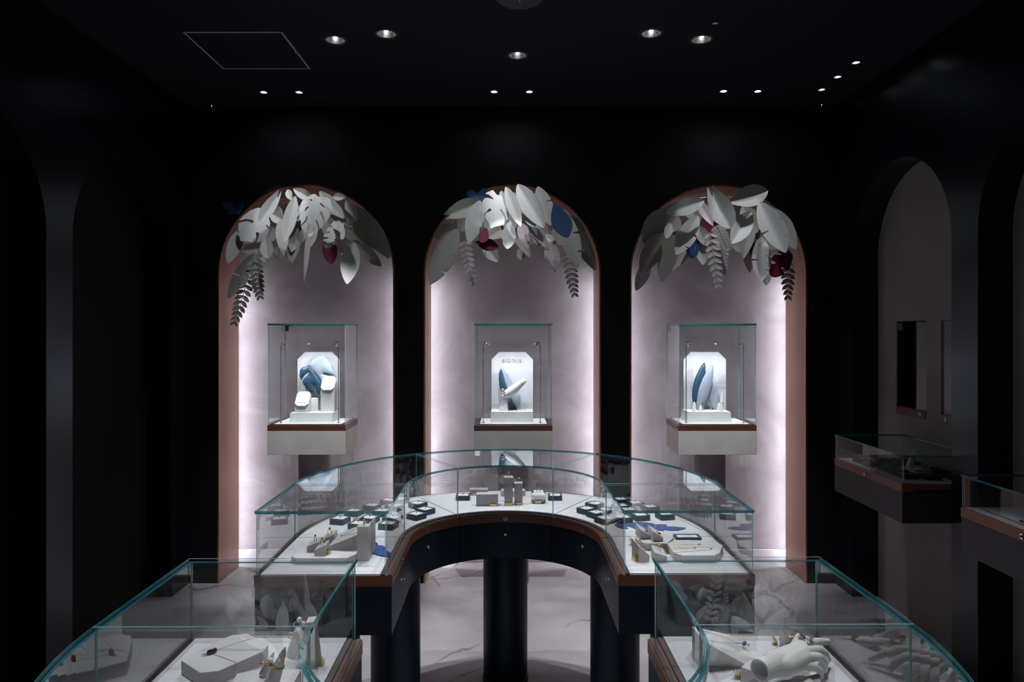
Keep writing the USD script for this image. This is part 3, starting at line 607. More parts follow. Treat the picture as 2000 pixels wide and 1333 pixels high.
G2 = [(1100, 420, 1222, 582, 185, 0, 0, 'o', 'g', 0), (555, 520, 700, 425, 120, 0, 0, 'o', 'g', 0), (740, 380, 897, 678, 110, 0, 0, 'o', 'g', 0), (1230, 380, 1432, 787, 140, 0, -.5, 'o', 'g', 0), (1230, 340, 1340, 560, 120, 0, -.5, 'o', 'g', 0),
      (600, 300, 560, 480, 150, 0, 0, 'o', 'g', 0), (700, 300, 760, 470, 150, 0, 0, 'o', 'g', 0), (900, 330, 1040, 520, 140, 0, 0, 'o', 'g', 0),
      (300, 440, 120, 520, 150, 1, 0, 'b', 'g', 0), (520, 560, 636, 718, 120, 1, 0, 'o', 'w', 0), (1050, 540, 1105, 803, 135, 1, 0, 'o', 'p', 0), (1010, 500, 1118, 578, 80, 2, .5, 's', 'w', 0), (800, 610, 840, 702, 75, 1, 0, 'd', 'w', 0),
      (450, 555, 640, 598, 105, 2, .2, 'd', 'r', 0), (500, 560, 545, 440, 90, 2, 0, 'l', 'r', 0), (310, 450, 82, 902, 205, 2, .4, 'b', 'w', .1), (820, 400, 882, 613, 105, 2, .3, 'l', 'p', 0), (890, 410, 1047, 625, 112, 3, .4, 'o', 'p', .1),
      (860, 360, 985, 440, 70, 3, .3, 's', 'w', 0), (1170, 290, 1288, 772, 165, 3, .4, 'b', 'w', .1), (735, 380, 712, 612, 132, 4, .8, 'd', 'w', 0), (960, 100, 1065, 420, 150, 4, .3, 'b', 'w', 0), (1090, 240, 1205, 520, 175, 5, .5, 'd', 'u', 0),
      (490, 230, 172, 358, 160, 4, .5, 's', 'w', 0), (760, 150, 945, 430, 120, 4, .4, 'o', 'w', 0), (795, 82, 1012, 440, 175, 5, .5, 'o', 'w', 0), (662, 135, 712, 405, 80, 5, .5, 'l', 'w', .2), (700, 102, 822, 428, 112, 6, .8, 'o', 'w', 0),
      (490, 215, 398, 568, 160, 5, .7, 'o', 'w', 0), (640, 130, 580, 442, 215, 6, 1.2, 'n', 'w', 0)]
F2 = [(362, 540, 418, 902, 130, 0, 'p', 0.06), (1208, 630, 1252, 982, 140, 1, 'g', 0.02)]
G3 = [(330, 280, 150, 565, 190, 0, -.3, 'o', 'g', 0), (200, 700, 92, 952, 115, 0, 0, 'o', 'p', 0), (520, 560, 390, 785, 120, 0, 0, 'l', 'p', 0), (640, 360, 705, 595, 130, 0, 0, 'o', 'r', 0), (1160, 740, 1150, 907, 80, 0, 0, 'd', 'g', 0),
      (1000, 540, 1018, 808, 115, 0, 0, 'l', 'p', 0), (720, 260, 830, 420, 150, 0, 0, 'o', 'g', 0), (420, 330, 360, 480, 150, 0, 0, 'o', 'g', 0), (1060, 470, 1240, 610, 150, 0, 0, 'o', 'g', 0), (480, 240, 620, 380, 140, 0, 0, 'o', 'g', 0), (960, 260, 1080, 480, 160, 0, 0, 'o', 'g', 0),
      (590, 420, 682, 594, 110, 1, 0, 'o', 'g', 0), (310, 480, 128, 806, 185, 1, 0, 'o', 'g', 0), (400, 490, 298, 882, 155, 1, 0, 'o', 'g', .1), (560, 450, 545, 692, 125, 1, 0, 'd', 'u', 0), (620, 520, 640, 742, 125, 1, 0, 'o', 'w', 0), (1030, 540, 1085, 792, 70, 1, 0, 'l', 'r', 0),
      (372, 400, 338, 528, 78, 2, .4, 'o', 'w', 0), (1020, 370, 965, 695, 135, 1, 0, 'l', 'g', 0), (1340, 620, 1195, 835, 190, 2, 0, 'n', 'r', 0), (605, 225, 722, 425, 95, 3, .4, 'l', 'p', .1), (1215, 280, 1395, 615, 155, 3, .2, 'o', 'w', .1),
      (1115, 510, 1110, 878, 175, 4, .6, 'b', 'w', 0), (600, 340, 415, 657, 170, 4, .8, 'b', 'w', 0), (1030, 310, 868, 568, 175, 4, .6, 'o', 'w', 0), (650, 215, 335, 325, 145, 5, .7, 'o', 'w', 0), (840, 235, 1168, 135, 190, 4, .3, 'd', 'w', 0), (1095, 225, 1312, 643, 225, 5, .5, 'b', 'w', 0), (862, 445, 680, 70, 205, 6, .1, 's', 'w', 0)]
F3 = [(750, 415, 832, 600, 140, 2, 'g', 0.02), (690, 470, 775, 905, 150, 3, 'w', -0.03), (790, 560, 800, 800, 130, 1, 'p', 0.0), (1335, 615, 1318, 1003, 150, 1, 'g', 0.03)]
BCUT = [(1, 0.40, 0.7, 0.018), (-1, 0.52, 0.7, 0.018), (1, 0.72, 0.6, 0.016)]
def traced(ox, oy, k, outline, slits, Yfun, th=0.0007, curl=0.5):
    """A leaf traced as outline and slits; Yfun gives its distance by height, edges fall back a little."""
    pg = Polygon(outline).buffer(0)
    for q in slits: pg = pg.difference(Polygon(q).buffer(0))
    pg = max(getattr(pg, 'geoms', [pg]), key=lambda g: g.area).simplify(1.5)
    m = puff(pg, 0.0, 22, 0.0); v = m.vertices; n = len(v) // 2; x0, y0, x1, y1 = pg.bounds
    out = []
    for i, (x, y, _) in enumerate(v):
        u, w = (x - (x0 + x1) / 2) / (x1 - x0) * 2, (y - y0) / (y1 - y0)
        Y = Yfun(w) + curl * 0.018 * abs(u) ** 1.3 + (th if i >= n else 0.0)
        out.append(P(ox + x / k, oy + y / k, Y))
    return trimesh.Trimesh(V(out), m.faces, process=False)
T1 = (560, 350, 8.886, [(400, 1005), (340, 955), (262, 862), (248, 800), (240, 640), (262, 600), (240, 588), (222, 580), (214, 540), (240, 440), (268, 380), (292, 345), (380, 300), (430, 270), (480, 255), (520, 280), (560, 315), (700, 318), (755, 350), (768, 400), (785, 570), (765, 600), (752, 630), (722, 690), (665, 780), (640, 800), (560, 888), (500, 935), (430, 980)],
      [[(240, 812), (325, 712), (345, 635), (366, 636), (352, 722), (262, 806)], [(225, 592), (300, 558), (340, 488), (382, 470), (388, 490), (345, 522), (312, 582), (238, 616)], [(280, 342), (340, 354), (420, 346), (452, 368), (442, 384), (400, 364), (330, 374), (280, 362)],
       [(562, 418), (600, 416), (650, 468), (712, 478), (790, 570), (762, 612), (702, 506), (630, 486)], [(565, 570), (612, 562), (642, 640), (668, 790), (650, 795), (634, 720), (598, 640)], [(500, 705), (522, 708), (562, 830), (574, 890), (556, 896), (534, 800)], [(452, 840), (466, 846), (484, 960), (468, 960)], [(412, 780), (372, 860), (358, 972), (344, 960), (358, 850), (394, 782)], [(588, 345), (680, 338), (690, 346), (600, 356)]])
T2 = (420, 350, 8.889, [(820, 500), (720, 500), (620, 540), (500, 630), (425, 705), (405, 790), (400, 860), (440, 1080), (560, 1075), (640, 1105), (700, 1080), (705, 1108), (800, 1080), (900, 990), (935, 900), (945, 840), (960, 780), (930, 660), (830, 720), (790, 600)],
      [[(400, 722), (540, 690), (650, 712), (678, 745), (650, 768), (560, 728), (395, 768)], [(706, 922), (768, 928), (756, 1000), (712, 1120), (684, 1110), (718, 1010)], [(875, 788), (902, 796), (960, 860), (930, 880)]])
T3 = (830, 350, 8.889, [(1060, 235), (1180, 190), (1220, 240), (1250, 275), (1330, 285), (1380, 460), (1440, 690), (1420, 725), (1388, 715), (1370, 790), (1300, 810), (1220, 825), (1140, 860), (1110, 760), (1040, 660), (1022, 640), (990, 490), (1000, 380), (1045, 320), (1050, 270)],
      [[(1300, 530), (1330, 512), (1382, 600), (1424, 700), (1415, 760), (1385, 740), (1386, 670), (1340, 590)], [(1152, 522), (1110, 506), (1078, 556), (1026, 600), (1010, 660), (1036, 662), (1062, 582), (1122, 567), (1152, 542)], [(1030, 258), (1100, 268), (1192, 338), (1186, 358), (1110, 327), (1030, 326)]])
FILL = {420: [(300, 470, 220, 560, 120), (470, 430, 420, 560, 130), (760, 330, 700, 520, 150), (930, 420, 960, 560, 130), (1090, 400, 1160, 560, 150), (1240, 430, 1330, 620, 150), (840, 250, 920, 420, 130), (520, 260, 470, 380, 130), (1040, 300, 1120, 440, 120), (380, 600, 300, 760, 120)],
        820: [(250, 400, 200, 560, 150), (400, 330, 330, 470, 150), (520, 400, 470, 540, 130), (860, 420, 940, 580, 130), (1150, 330, 1220, 480, 140), (1280, 480, 1350, 640, 130), (980, 420, 1060, 560, 130), (650, 420, 690, 540, 120)],
        1220: [(260, 380, 200, 500, 150), (540, 380, 500, 520, 140), (760, 330, 800, 470, 130), (900, 500, 940, 640, 120), (1150, 420, 1230, 580, 150), (1280, 480, 1350, 600, 130), (440, 440, 400, 580, 130), (1010, 420, 1060, 560, 130)]}
def garland(ox, leaves, ferns, cx, label):
    t = Thing('paper_garland', label, 'garland', (cx, WALL_Y, 2.40), 0, None)
    K = 4.1667
    # bare wire hoop that carries the leaves
    a = np.linspace(PI * 0.06, PI * 0.94, 30)
    t.part('wire_hoop', tube([(cx + 0.505 * math.cos(u), WALL_Y - 0.012, NICHE_Z + 0.47 * math.sin(u)) for u in a], 0.002, 6), 'steel', True)
    rnd = random.Random(int(ox))
    for q in FILL[ox]: leaves = leaves + [(*q, -0.4, -.2, 'o', 'g', 0)]
    for (bx_, by_, tx_, ty_, w, lay, tilt, kind, col, roll) in leaves:
        Yb = 4.305 - 0.036 * lay; Yt = Yb - 0.02 - 0.11 * tilt
        if ty_ < by_ - 20: Yb, Yt = Yb - 0.02 - 0.11 * max(tilt, 0.3), Yb
        b, e = P(ox + bx_ / K, 340 + by_ / K, Yb), P(ox + tx_ / K, 340 + ty_ / K, Yt)
        L = np.linalg.norm(e - b); W = 0.93 * w / K / FPX * (Yb + Yt) / 2
        kw = dict(fold=0.24, curl=0.10 + 0.06 * rnd.random())
        if kind == 'm': kw.update(cuts=MON, slant=0.16, curl=0.06, fold=0.06)
        if kind == 'n': kw.update(cuts=MON3, slant=0.16, curl=0.08, fold=0.10)
        if kind == 'b': kw.update(cuts=BCUT, slant=0.04)
        if kind == 's': kw.update(split=0.22)
        name = 'monstera_leaf' if kind in 'mn' else 'paper_leaf'
        lab = {'u': 'deep blue paper leaf', 'r': 'dark red paper leaf'}.get(col)
        t.part(name, orient(leaf_mesh(L, W, SH[kind], **kw), b, e, roll), 'paper_half_shade' if col == 'w' and (lay <= 3 or (lay == 4 and tilt < 0.6)) else COL[col], 50, label=lab)  # white leaves farther back take the copy with shade in its colour
    for (bx_, by_, tx_, ty_, w, lay, col, cv) in ferns:
        Yb = 4.29 - 0.03 * lay; b, e = P(ox + bx_ / K, 340 + by_ / K, Yb), P(ox + tx_ / K, 340 + ty_ / K, Yb - 0.02)
        t.part('fern_frond', orient(fern_mesh(np.linalg.norm(e - b), w / K / FPX * Yb, curve=cv), b, e), COL[col], 50)
    return t
def yf(a, b): return lambda w: a + (b - a) * w
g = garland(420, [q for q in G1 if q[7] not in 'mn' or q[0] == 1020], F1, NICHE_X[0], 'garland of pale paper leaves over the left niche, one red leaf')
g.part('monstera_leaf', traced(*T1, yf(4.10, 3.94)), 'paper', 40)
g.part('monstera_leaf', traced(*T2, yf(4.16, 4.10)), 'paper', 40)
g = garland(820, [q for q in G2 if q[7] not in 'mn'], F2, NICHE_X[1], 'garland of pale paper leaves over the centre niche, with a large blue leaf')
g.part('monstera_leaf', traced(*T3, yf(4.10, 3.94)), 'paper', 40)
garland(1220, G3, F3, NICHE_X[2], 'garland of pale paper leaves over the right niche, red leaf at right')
def butterfly(px, py, s, label, roll):
    c = P(px, py, WALL_Y - 0.03)
    t = Thing('paper_butterfly', label, 'butterfly', (c[0], WALL_Y, c[2]), 0, None)
    t.part('body', tube([c + V([0, 0.004, s * 0.25]), c, c + V([0, 0.004, -s * 0.3])], [0.002, 0.0035, 0.001], 8), 'paper_blue', True)
    for sx in (-1, 1):
        for up, l, w, an in ((1, 1.0, 0.62, 18), (-1, 0.72, 0.6, -48)):
            m = leaf_mesh(s * l, s * w, 'drop', 0.05, 0.1); a = math.radians(an if sx > 0 else 180 - an) + roll
            d = V([math.cos(a), -0.35, math.sin(a)]); t.part('wing', orient(m, c, c + d / np.linalg.norm(d) * s * l), 'paper_blue', 50)
    t.part('pin', tube([c, c + V([0, 0.03, 0])], 0.0012, 6), 'steel')
butterfly(459, 407, 0.075, 'blue paper butterfly on the dark wall, left of the left garland', 0.0)
butterfly(933, 382, 0.075, 'blue paper butterfly on the upper left of the centre garland', 0.1)
# ================================================================ inside the wall vitrines
VF = VT + 0.003
def chamfer_panel(x0, x1, z0, z1, c): return Polygon([(x0, z0), (x1, z0), (x1, z1 - c), (x1 - c, z1), (x0 + c, z1), (x0, z1 - c)])
def px_poly(pts, Y, ox, oy, k): return Polygon([(p[0], p[2]) for p in (P(ox + x / k, oy + y / k, Y) for x, y in pts)]).buffer(0)
def standing(poly, Y, h, step=0.004):        # a padded shape traced in xz, standing at distance Y
    m = puff(poly, h, step); v = m.vertices.copy(); m.vertices = np.stack([v[:, 0], Y - v[:, 2], v[:, 1]], 1); return m
def backboard(pxl, pxr, pyt, label):
    Y = 4.455; a, b = P(pxl, pyt, Y), P(pxr, pyt, Y)
    return single('backdrop_board', xz(prism(chamfer_panel(a[0], b[0], VF, a[2], 0.047), Y, Y + 0.012)), 'panel_white', label, 'backdrop')
def low_plinth(pxl, pxr, pyt, label, taper=0.006):
    Yf = 4.285; a, b = P(pxl, pyt, Yf), P(pxr, pyt, Yf); z1 = a[2]
    m = hull([(a[0] - taper, Yf - 0.006, VF), (b[0] + taper * 0.4, Yf - 0.006, VF), (a[0] - taper, 4.448, VF), (b[0] + taper, 4.448, VF), (a[0], Yf, z1), (b[0], Yf, z1), (a[0], 4.448, z1), (b[0], 4.448, z1)])
    single('display_plinth', m, 'white', label, 'plinth'); return z1
def leafpoly(b, t, w, n=24, ex=0.72, pw=0.9):
    b, t = V(b, float), V(t, float); u = t - b; L = np.linalg.norm(u); u /= L; nn = V([-u[1], u[0]])
    ts = np.linspace(0, 1, n); ws = np.sin(PI * ts ** pw) ** ex * w / 2; ws[0] = max(ws[0], w * 0.08)
    return Polygon([b + u * L * s + nn * q for s, q in zip(ts, ws)] + [b + u * L * s - nn * q for s, q in zip(ts[::-1], ws[::-1])]).buffer(0)
def finger_cone(base, h, r, label, lean=(0, 0), m='white', group=None, name='ring_cone'):
    b = V(base, float); top = b + V([lean[0], lean[1], h]); ts = [0, .02, .25, .5, .75, .9, .97, 1.0]; rs = [r, r, r * .93, r * .8, r * .58, r * .36, r * .2, r * .03]
    return single(name, tube([b + (top - b) * t for t in ts], rs, 20), m, label, 'ring stand', True, group)
# left vitrine
backboard(581, 663, 688, 'white panel with cut corners standing behind the two plinths, left vitrine')
z1 = low_plinth(567, 649, 807, 'low white plinth in the left vitrine under the two slanted stands')
for (xl, xr, yt, yb, Y, lab) in ((575.5, 602.5, 764, 808, 4.31, 'shorter'), (626, 653, 733, 808, 4.345, 'taller')):
    a, b = P(xl, yt, Y), P(xr, yb, Y); w = b[0] - a[0]; zt = EYE - (yt + 26 - HOR) / FPX * Y
    t = Thing('jewelry_stand', f'{lab} of the two white slanted earring stands in the left vitrine', 'jewelry stand', ((a[0] + b[0]) / 2, Y + 0.03, z1))
    t.part('column', hull([(x, y, z1) for x, y in ((a[0], Y), (b[0], Y), (a[0], Y + 0.06), (b[0], Y + 0.06))] + [(x, Y + 0.004, zt - 0.012) for x in (a[0], b[0])] + [(x, Y + 0.06, zt + 0.05) for x in (a[0], b[0])]), 'suede')
    c = 0.018; hh = 0.108; oc = Polygon([(-w / 2 + c, 0), (w / 2 - c, 0), (w / 2, c), (w / 2, hh - c), (w / 2 - c, hh), (-w / 2 + c, hh), (-w / 2, hh - c), (-w / 2, c)])
    o = V([(a[0] + b[0]) / 2, Y - 0.008, zt - 0.012]); up = V([0, 0.66, 0.75])
    pl = t.part('slanted_plate', place(bevprism(oc, 0, 0.006), o, (1, 0, 0), up), 'white')
    t.part('slit', place(bx(-w * 0.26, w * 0.26, hh * 0.22, hh * 0.235, 0.0055, 0.0068), o, (1, 0, 0), up), 'rail', parent=pl)
pale = [(620, 395), (640, 345), (690, 280), (760, 245), (830, 255), (900, 320), (955, 410), (1000, 520), (1022, 585), (960, 545), (890, 518), (830, 512), (822, 528), (880, 545), (960, 580), (1000, 625), (1005, 690), (930, 740), (850, 720), (800, 650), (720, 520)]
single('padded_leaf', standing(px_poly(pale, 4.42, 520, 660, 7.406), 4.42, 0.016), 'leather_pale', 'pale blue padded leather leaf standing in the left vitrine', 'leather leaf', True)
navy = [(612, 395), (560, 422), (520, 430), (488, 470), (482, 560), (508, 617), (530, 575), (560, 540), (600, 508), (625, 508), (622, 540), (590, 560), (555, 585), (522, 640), (540, 680), (600, 745), (650, 790), (710, 812), (694, 730), (690, 680), (708, 680), (720, 735), (730, 790), (775, 822), (800, 650), (740, 560), (670, 470)]
single('padded_leaf', standing(px_poly(navy, 4.405, 520, 660, 7.406), 4.405, 0.012, 0.0035), 'leather_navy', 'navy padded leather leaf with slots in the left vitrine', 'leather leaf', True)
cz = P(612, 790, 4.40)
single('leaf_support', bx(cz[0] - 0.018, cz[0] + 0.028, 4.40, 4.43, z1, P(612, 778, 4.4)[2], 0.002), 'white', 'small white block behind the stands holding the navy leaf', 'block')
# centre vitrine
t = Thing('lettered_panel', 'white panel with cut corners and gold raised letters, centre vitrine', 'display panel', (0, 4.46, VF))
Y = 4.455; a, b = P(960, 688, Y), P(1041, 688, Y)
t.part('panel', xz(prism(chamfer_panel(a[0], b[0], VF, a[2], 0.047), Y, Y + 0.012)), 'panel_white')
for ch, x0 in zip('BIZOUX', (980.9, 988.3, 991.9, 999.2, 1006.6, 1013.2)):
    tm = meshkit.text_mesh(ch, 0.0215, 0.004) if ch != 'I' else trimesh.creation.box((0.0034, 0.0215, 0.004)).apply_translation((0, 0.01075, 0.002)); tm.apply_translation((-tm.bounds[0][0], 0, 0)); tm.apply_scale((0.92, 1, 1)); q = P(x0, 708.3, Y)
    t.part('letter', place(tm, q, (1, 0, 0), (0, 0, 1)), 'pale_gold')
z1 = low_plinth(959, 1041, 805, 'low white plinth in the centre vitrine', 0.002)
C5 = (4.42, 900, 620, 4.76)
single('padded_leaf', standing(px_poly([(372, 478), (400, 480), (430, 540), (470, 615), (520, 690), (552, 722), (556, 790), (535, 872), (500, 822), (450, 752), (420, 740), (400, 640), (385, 560)], *C5), 4.42, 0.013), 'leather_pale', 'white padded leather leaf standing upright in the centre vitrine', 'leather leaf', True)
single('padded_leaf', standing(px_poly([(370, 476), (354, 520), (352, 580), (360, 640), (372, 690), (436, 668), (424, 640), (400, 570), (382, 505)], 4.405, 900, 620, 4.76), 4.405, 0.009, 0.003), 'leather_navy', 'navy padded leaf half at the top of the centre vitrine display', 'leather leaf', True)
single('padded_leaf', standing(px_poly([(470, 750), (500, 820), (526, 874), (455, 874), (436, 850), (434, 790)], 4.412, 900, 620, 4.76), 4.41, 0.009, 0.003), 'leather_navy', 'small navy padded leaf low behind the white stand, centre vitrine', 'leather leaf', True)
p0, p1 = P(985, 774, 4.35), P(1025, 742, 4.33)
t = Thing('ring_stand', 'white sculpted stand with a slanting finger, centre vitrine', 'ring stand', (p0[0], 4.36, z1))
tt = np.linspace(0, 1, 9)
t.part('finger', tube([p0 + (p1 - p0) * s + V([0, 0, -0.006 * math.sin(PI * s)]) for s in tt], [0.016, .026, .030, .029, .027, .024, .021, .019, .016], 18), 'white', True)
q = P(984, 808, 4.36)
t.part('stem', hull([(q[0] - .030, 4.34, z1), (q[0] + .026, 4.34, z1), (q[0] - .030, 4.40, z1), (q[0] + .026, 4.40, z1), (p0[0] - .016, 4.345, p0[2]), (p0[0] + .016, 4.345, p0[2]), (p0[0] - .012, 4.375, p0[2] + .008), (p0[0] + .016, 4.375, p0[2])]), 'white')
def jewel_ring(c, R, axis, metal, gem=None, label='', gr=0.004, gdir=(0, 0, 1), tubr=0.0012, group=None, extra=()):
    t = Thing('ring', label, 'ring', c, 0, group); c = V(c, float)
    t.part('band', torus(c, R, tubr, axis), metal, True)
    g = V(gdir, float); g /= np.linalg.norm(g)
    if gem:
        t.part('stone', trimesh.creation.icosphere(1, gr).apply_translation(c + g * (R + gr * 0.8)) if gem != 'pearl' else sphere(c + g * (R + gr * 0.8), gr, 2), gem, gem == 'pearl')
        t.part('setting', torus(c + g * (R + gr * 0.3), gr * 0.8, tubr * 0.8, g, 16, 6), metal, True)
    return t
q = P(985, 765, 4.335); jewel_ring(q, 0.021, p1 - p0, 'silver', 'crystal', 'chunky silver ring on the slanting white finger, centre vitrine', 0.011, (-0.35, -0.9, 0.25), 0.005)
for i, xx in enumerate((995.2, 1010)):
    q = P(xx, 806, 4.40); single('support_pin', cyl((q[0], 4.40), 0.0035, z1, z1 + 0.02, 12), 'brass', 'tiny brass pin under the %s edge of the navy leaf, centre vitrine' % ('left', 'right')[i], 'pin')
# right vitrine
backboard(1335, 1418, 688, 'white panel with cut corners behind three padded leaves, right vitrine')
z1 = low_plinth(1344, 1427, 805, 'low white plinth in the right vitrine under the ring cones', 0.008)
for (b, tp, w, Y, m, lab) in (((1355, 789), (1376, 708), 20.5, 4.40, 'leather_navy', 'navy padded leather leaf standing at the left, right vitrine'), ((1363, 801), (1392, 712), 22, 4.385, 'leather_pale', 'tall pale padded leaf leaning right, right vitrine'),
                              ((1399, 803), (1389, 744), 21, 4.41, 'leather_pale', 'short pale padded leaf at the right, right vitrine'), ((1396, 800), (1374, 764), 15, 4.425, 'leather_pale', 'small pale padded leaf at the back, right vitrine')):
    B, T = P(*b, Y), P(*tp, Y); single('padded_leaf', standing(leafpoly((B[0], B[2]), (T[0], T[2]), w / FPX * Y), Y, 0.015), m, lab, 'leather leaf', True)
for (xb, yt, r, lab) in ((1356, 785, 4.2, 'leftmost small ring cone'), (1368.5, 792, 3.6, 'second ring cone from the left'), (1404, 787, 3.8, 'third ring cone from the left'), (1410, 765, 4.2, 'tallest ring cone')):
    Y = 4.32; q = P(xb, 803, Y); finger_cone((q[0], Y, z1), P(xb, yt, Y)[2] - z1, r / FPX * Y, f'{lab} on the white plinth, right vitrine')
q = P(1409.8, 787, 4.32); jewel_ring(q, 0.0095, (0, 0, 1), 'silver', 'crystal', 'silver ring on the tallest cone, right vitrine', 0.004, (0, -1, 0.2))
for xx, yt, l in ((1373.5, 786, 'left'), (1388.7, 793, 'right')):
    q = P(xx, 803, 4.37); single('support_pin', cyl((q[0], 4.37), 0.004, z1, P(xx, yt, 4.37)[2], 12), 'brass', f'{l} brass support pin between the pale leaves, right vitrine', 'pin')

# ================================================================ on the counters
# ring boxes
def ring_box(px, py, yaw, label, z=ZD, m='boxblue', s=1.0, stone='gem_dark', group=None, name='ring_box'):
    c = D(px, py, z + 0.021); w, d, h = 0.062 * s, 0.060 * s, 0.021
    t = Thing(name, label, 'ring box', (c[0], c[1], z), yaw, group)
    outer = sbox(-w / 2, -d / 2, w / 2, d / 2).buffer(-0.004).buffer(0.004, quad_segs=3); inner = sbox(-w / 2 + 0.0075, -d / 2 + 0.0075, w / 2 - 0.0075, d / 2 - 0.0075)
    t.part('case', prism(outer, 0, h - 0.004), m, 30, local=True)
    t.part('rim', prism(outer.difference(inner), h - 0.0045, h), m, 30, local=True)
    t.part('insert', bevprism(inner.buffer(-0.0006, join_style=2), h - 0.0045, h - 0.0008, 0.001), 'white' if m == 'boxblue' else 'charcoal', local=True)
    t.part('hinge_line', bx(-w / 2 + 0.0075, -w / 2 + 0.0088, -d / 2 + 0.0075, d / 2 - 0.0075, h - 0.004, h + 0.0002), 'gold', local=True)
    if stone:
        r = t.part('ring', torus((0, 0, h - 0.0005), 0.0035, 0.0007, (0, 1, 0), 14, 5), 'gold', True, local=True)
        t.part('stone', trimesh.creation.icosphere(1, 0.0021).apply_translation((0, 0, h + 0.0035)), stone, local=True, parent=r)
    return t
LB = [(664.5, 1011.3, -17, 'at the front left of the group'), (700, 1021, -17, 'front row, half behind the tall pillar'), (758.8, 1021, -15, 'at the front right, behind the glass corner'), (722, 1010, -17, 'in the middle of the front rows'), (692, 996.5, -17, 'behind the front left one'),
      (746, 996.5, -17, 'in the middle of the third row'), (726.6, 985.8, -17, 'at the far left back'), (760, 975.6, -17, 'at the back, paling against the glass'), (767, 1009.5, -20, 'right of centre, cut by the glass edge'), (771, 986.5, -22, 'near the back, right of the pale one'), (781, 973.5, -24, 'rearmost at the right'),
      (816, 982, -36, 'rear of three by the curve'), (830.5, 993.5, -38, 'right of three by the curve'), (813, 1002.7, -38, 'front of three by the curve')]
for x, y, a, l in LB: ring_box(x, y, math.radians(a), 'slate ring box, left group of the counter: ' + l, group='ring boxes left')
RB = [(1161.7, 982.5, 38, 'rear left one by the right curve'), (1145.6, 992.3, 38, 'leftmost one'), (1165, 999.8, 36, 'front one by the right curve'), (1184.5, 994.5, 32, 'behind the glass joint'), (1212.3, 974, 20, 'rearmost one'), (1241, 980.8, 17, 'right of the rearmost one'),
      (1270, 988.3, 16, 'third from the back along the rim'), (1226, 994, 17, 'in the middle of the group'), (1250.3, 1004.4, 15, 'in front, above the long blue leaf'), (1298.6, 1002.7, 14, 'at the far right'), (1181, 1010.5, 30, 'dark one in front of the glass joint'), (1216, 1009, 20, 'just left of the blue leaf'), (1212.5, 986.5, 20, 'behind the sloping glass edge')]
for x, y, a, l in RB: ring_box(x, y, math.radians(a), 'slate ring box, right group of the counter: ' + l, group='ring boxes right')
for x, y, a, l in ((904.5, 966.5, 2, 'left of the centre module'), (1084, 966.5, -2, 'right of the centre module'), (1051.6, 959.4, 0, 'behind the pillow, centre module')): ring_box(x, y, math.radians(a), 'slate blue ring box standing ' + l, group='ring boxes centre')
def price_card(px, py, yaw, label, w=0.022, h=0.014):
    c = D(px, py, ZD); t = Thing('price_card', label, 'card', (c[0], c[1], ZD), math.radians(yaw), 'small white price cards')
    t.part('face', hull([(-w / 2, 0, 0), (w / 2, 0, 0), (-w / 2, 0.006, h), (w / 2, 0.006, h), (-w / 2, 0.0008, 0), (w / 2, 0.0008, 0), (-w / 2, 0.0068, h), (w / 2, 0.0068, h)]), 'white', local=True)
    t.part('stay', hull([(-w / 2, 0.012, 0), (w / 2, 0.012, 0), (-w / 2, 0.0062, h), (w / 2, 0.0062, h), (-w / 2, 0.0128, 0), (w / 2, 0.0128, 0), (-w / 2, 0.007, h), (w / 2, 0.007, h)]), 'white', local=True)
for i, (x, y, a) in enumerate(((752.5, 994, -10), (694, 1018, -10), (750, 1018, -10), (721, 1007, -10), (700, 995, -10), (1226, 1013, 10), (1219, 991, 10), (1246, 997, 10), (1229, 978, 10))):
    price_card(x, y, a, ('small white price card among the left ring boxes', 'small white price card among the right ring boxes')[i > 4] + ', ' + ('near the back', 'by the front left box', 'by the front middle box', 'in the middle', 'by the glass edge', 'by the blue leaf', 'behind the sloping glass', 'in the middle', 'at the back')[i])
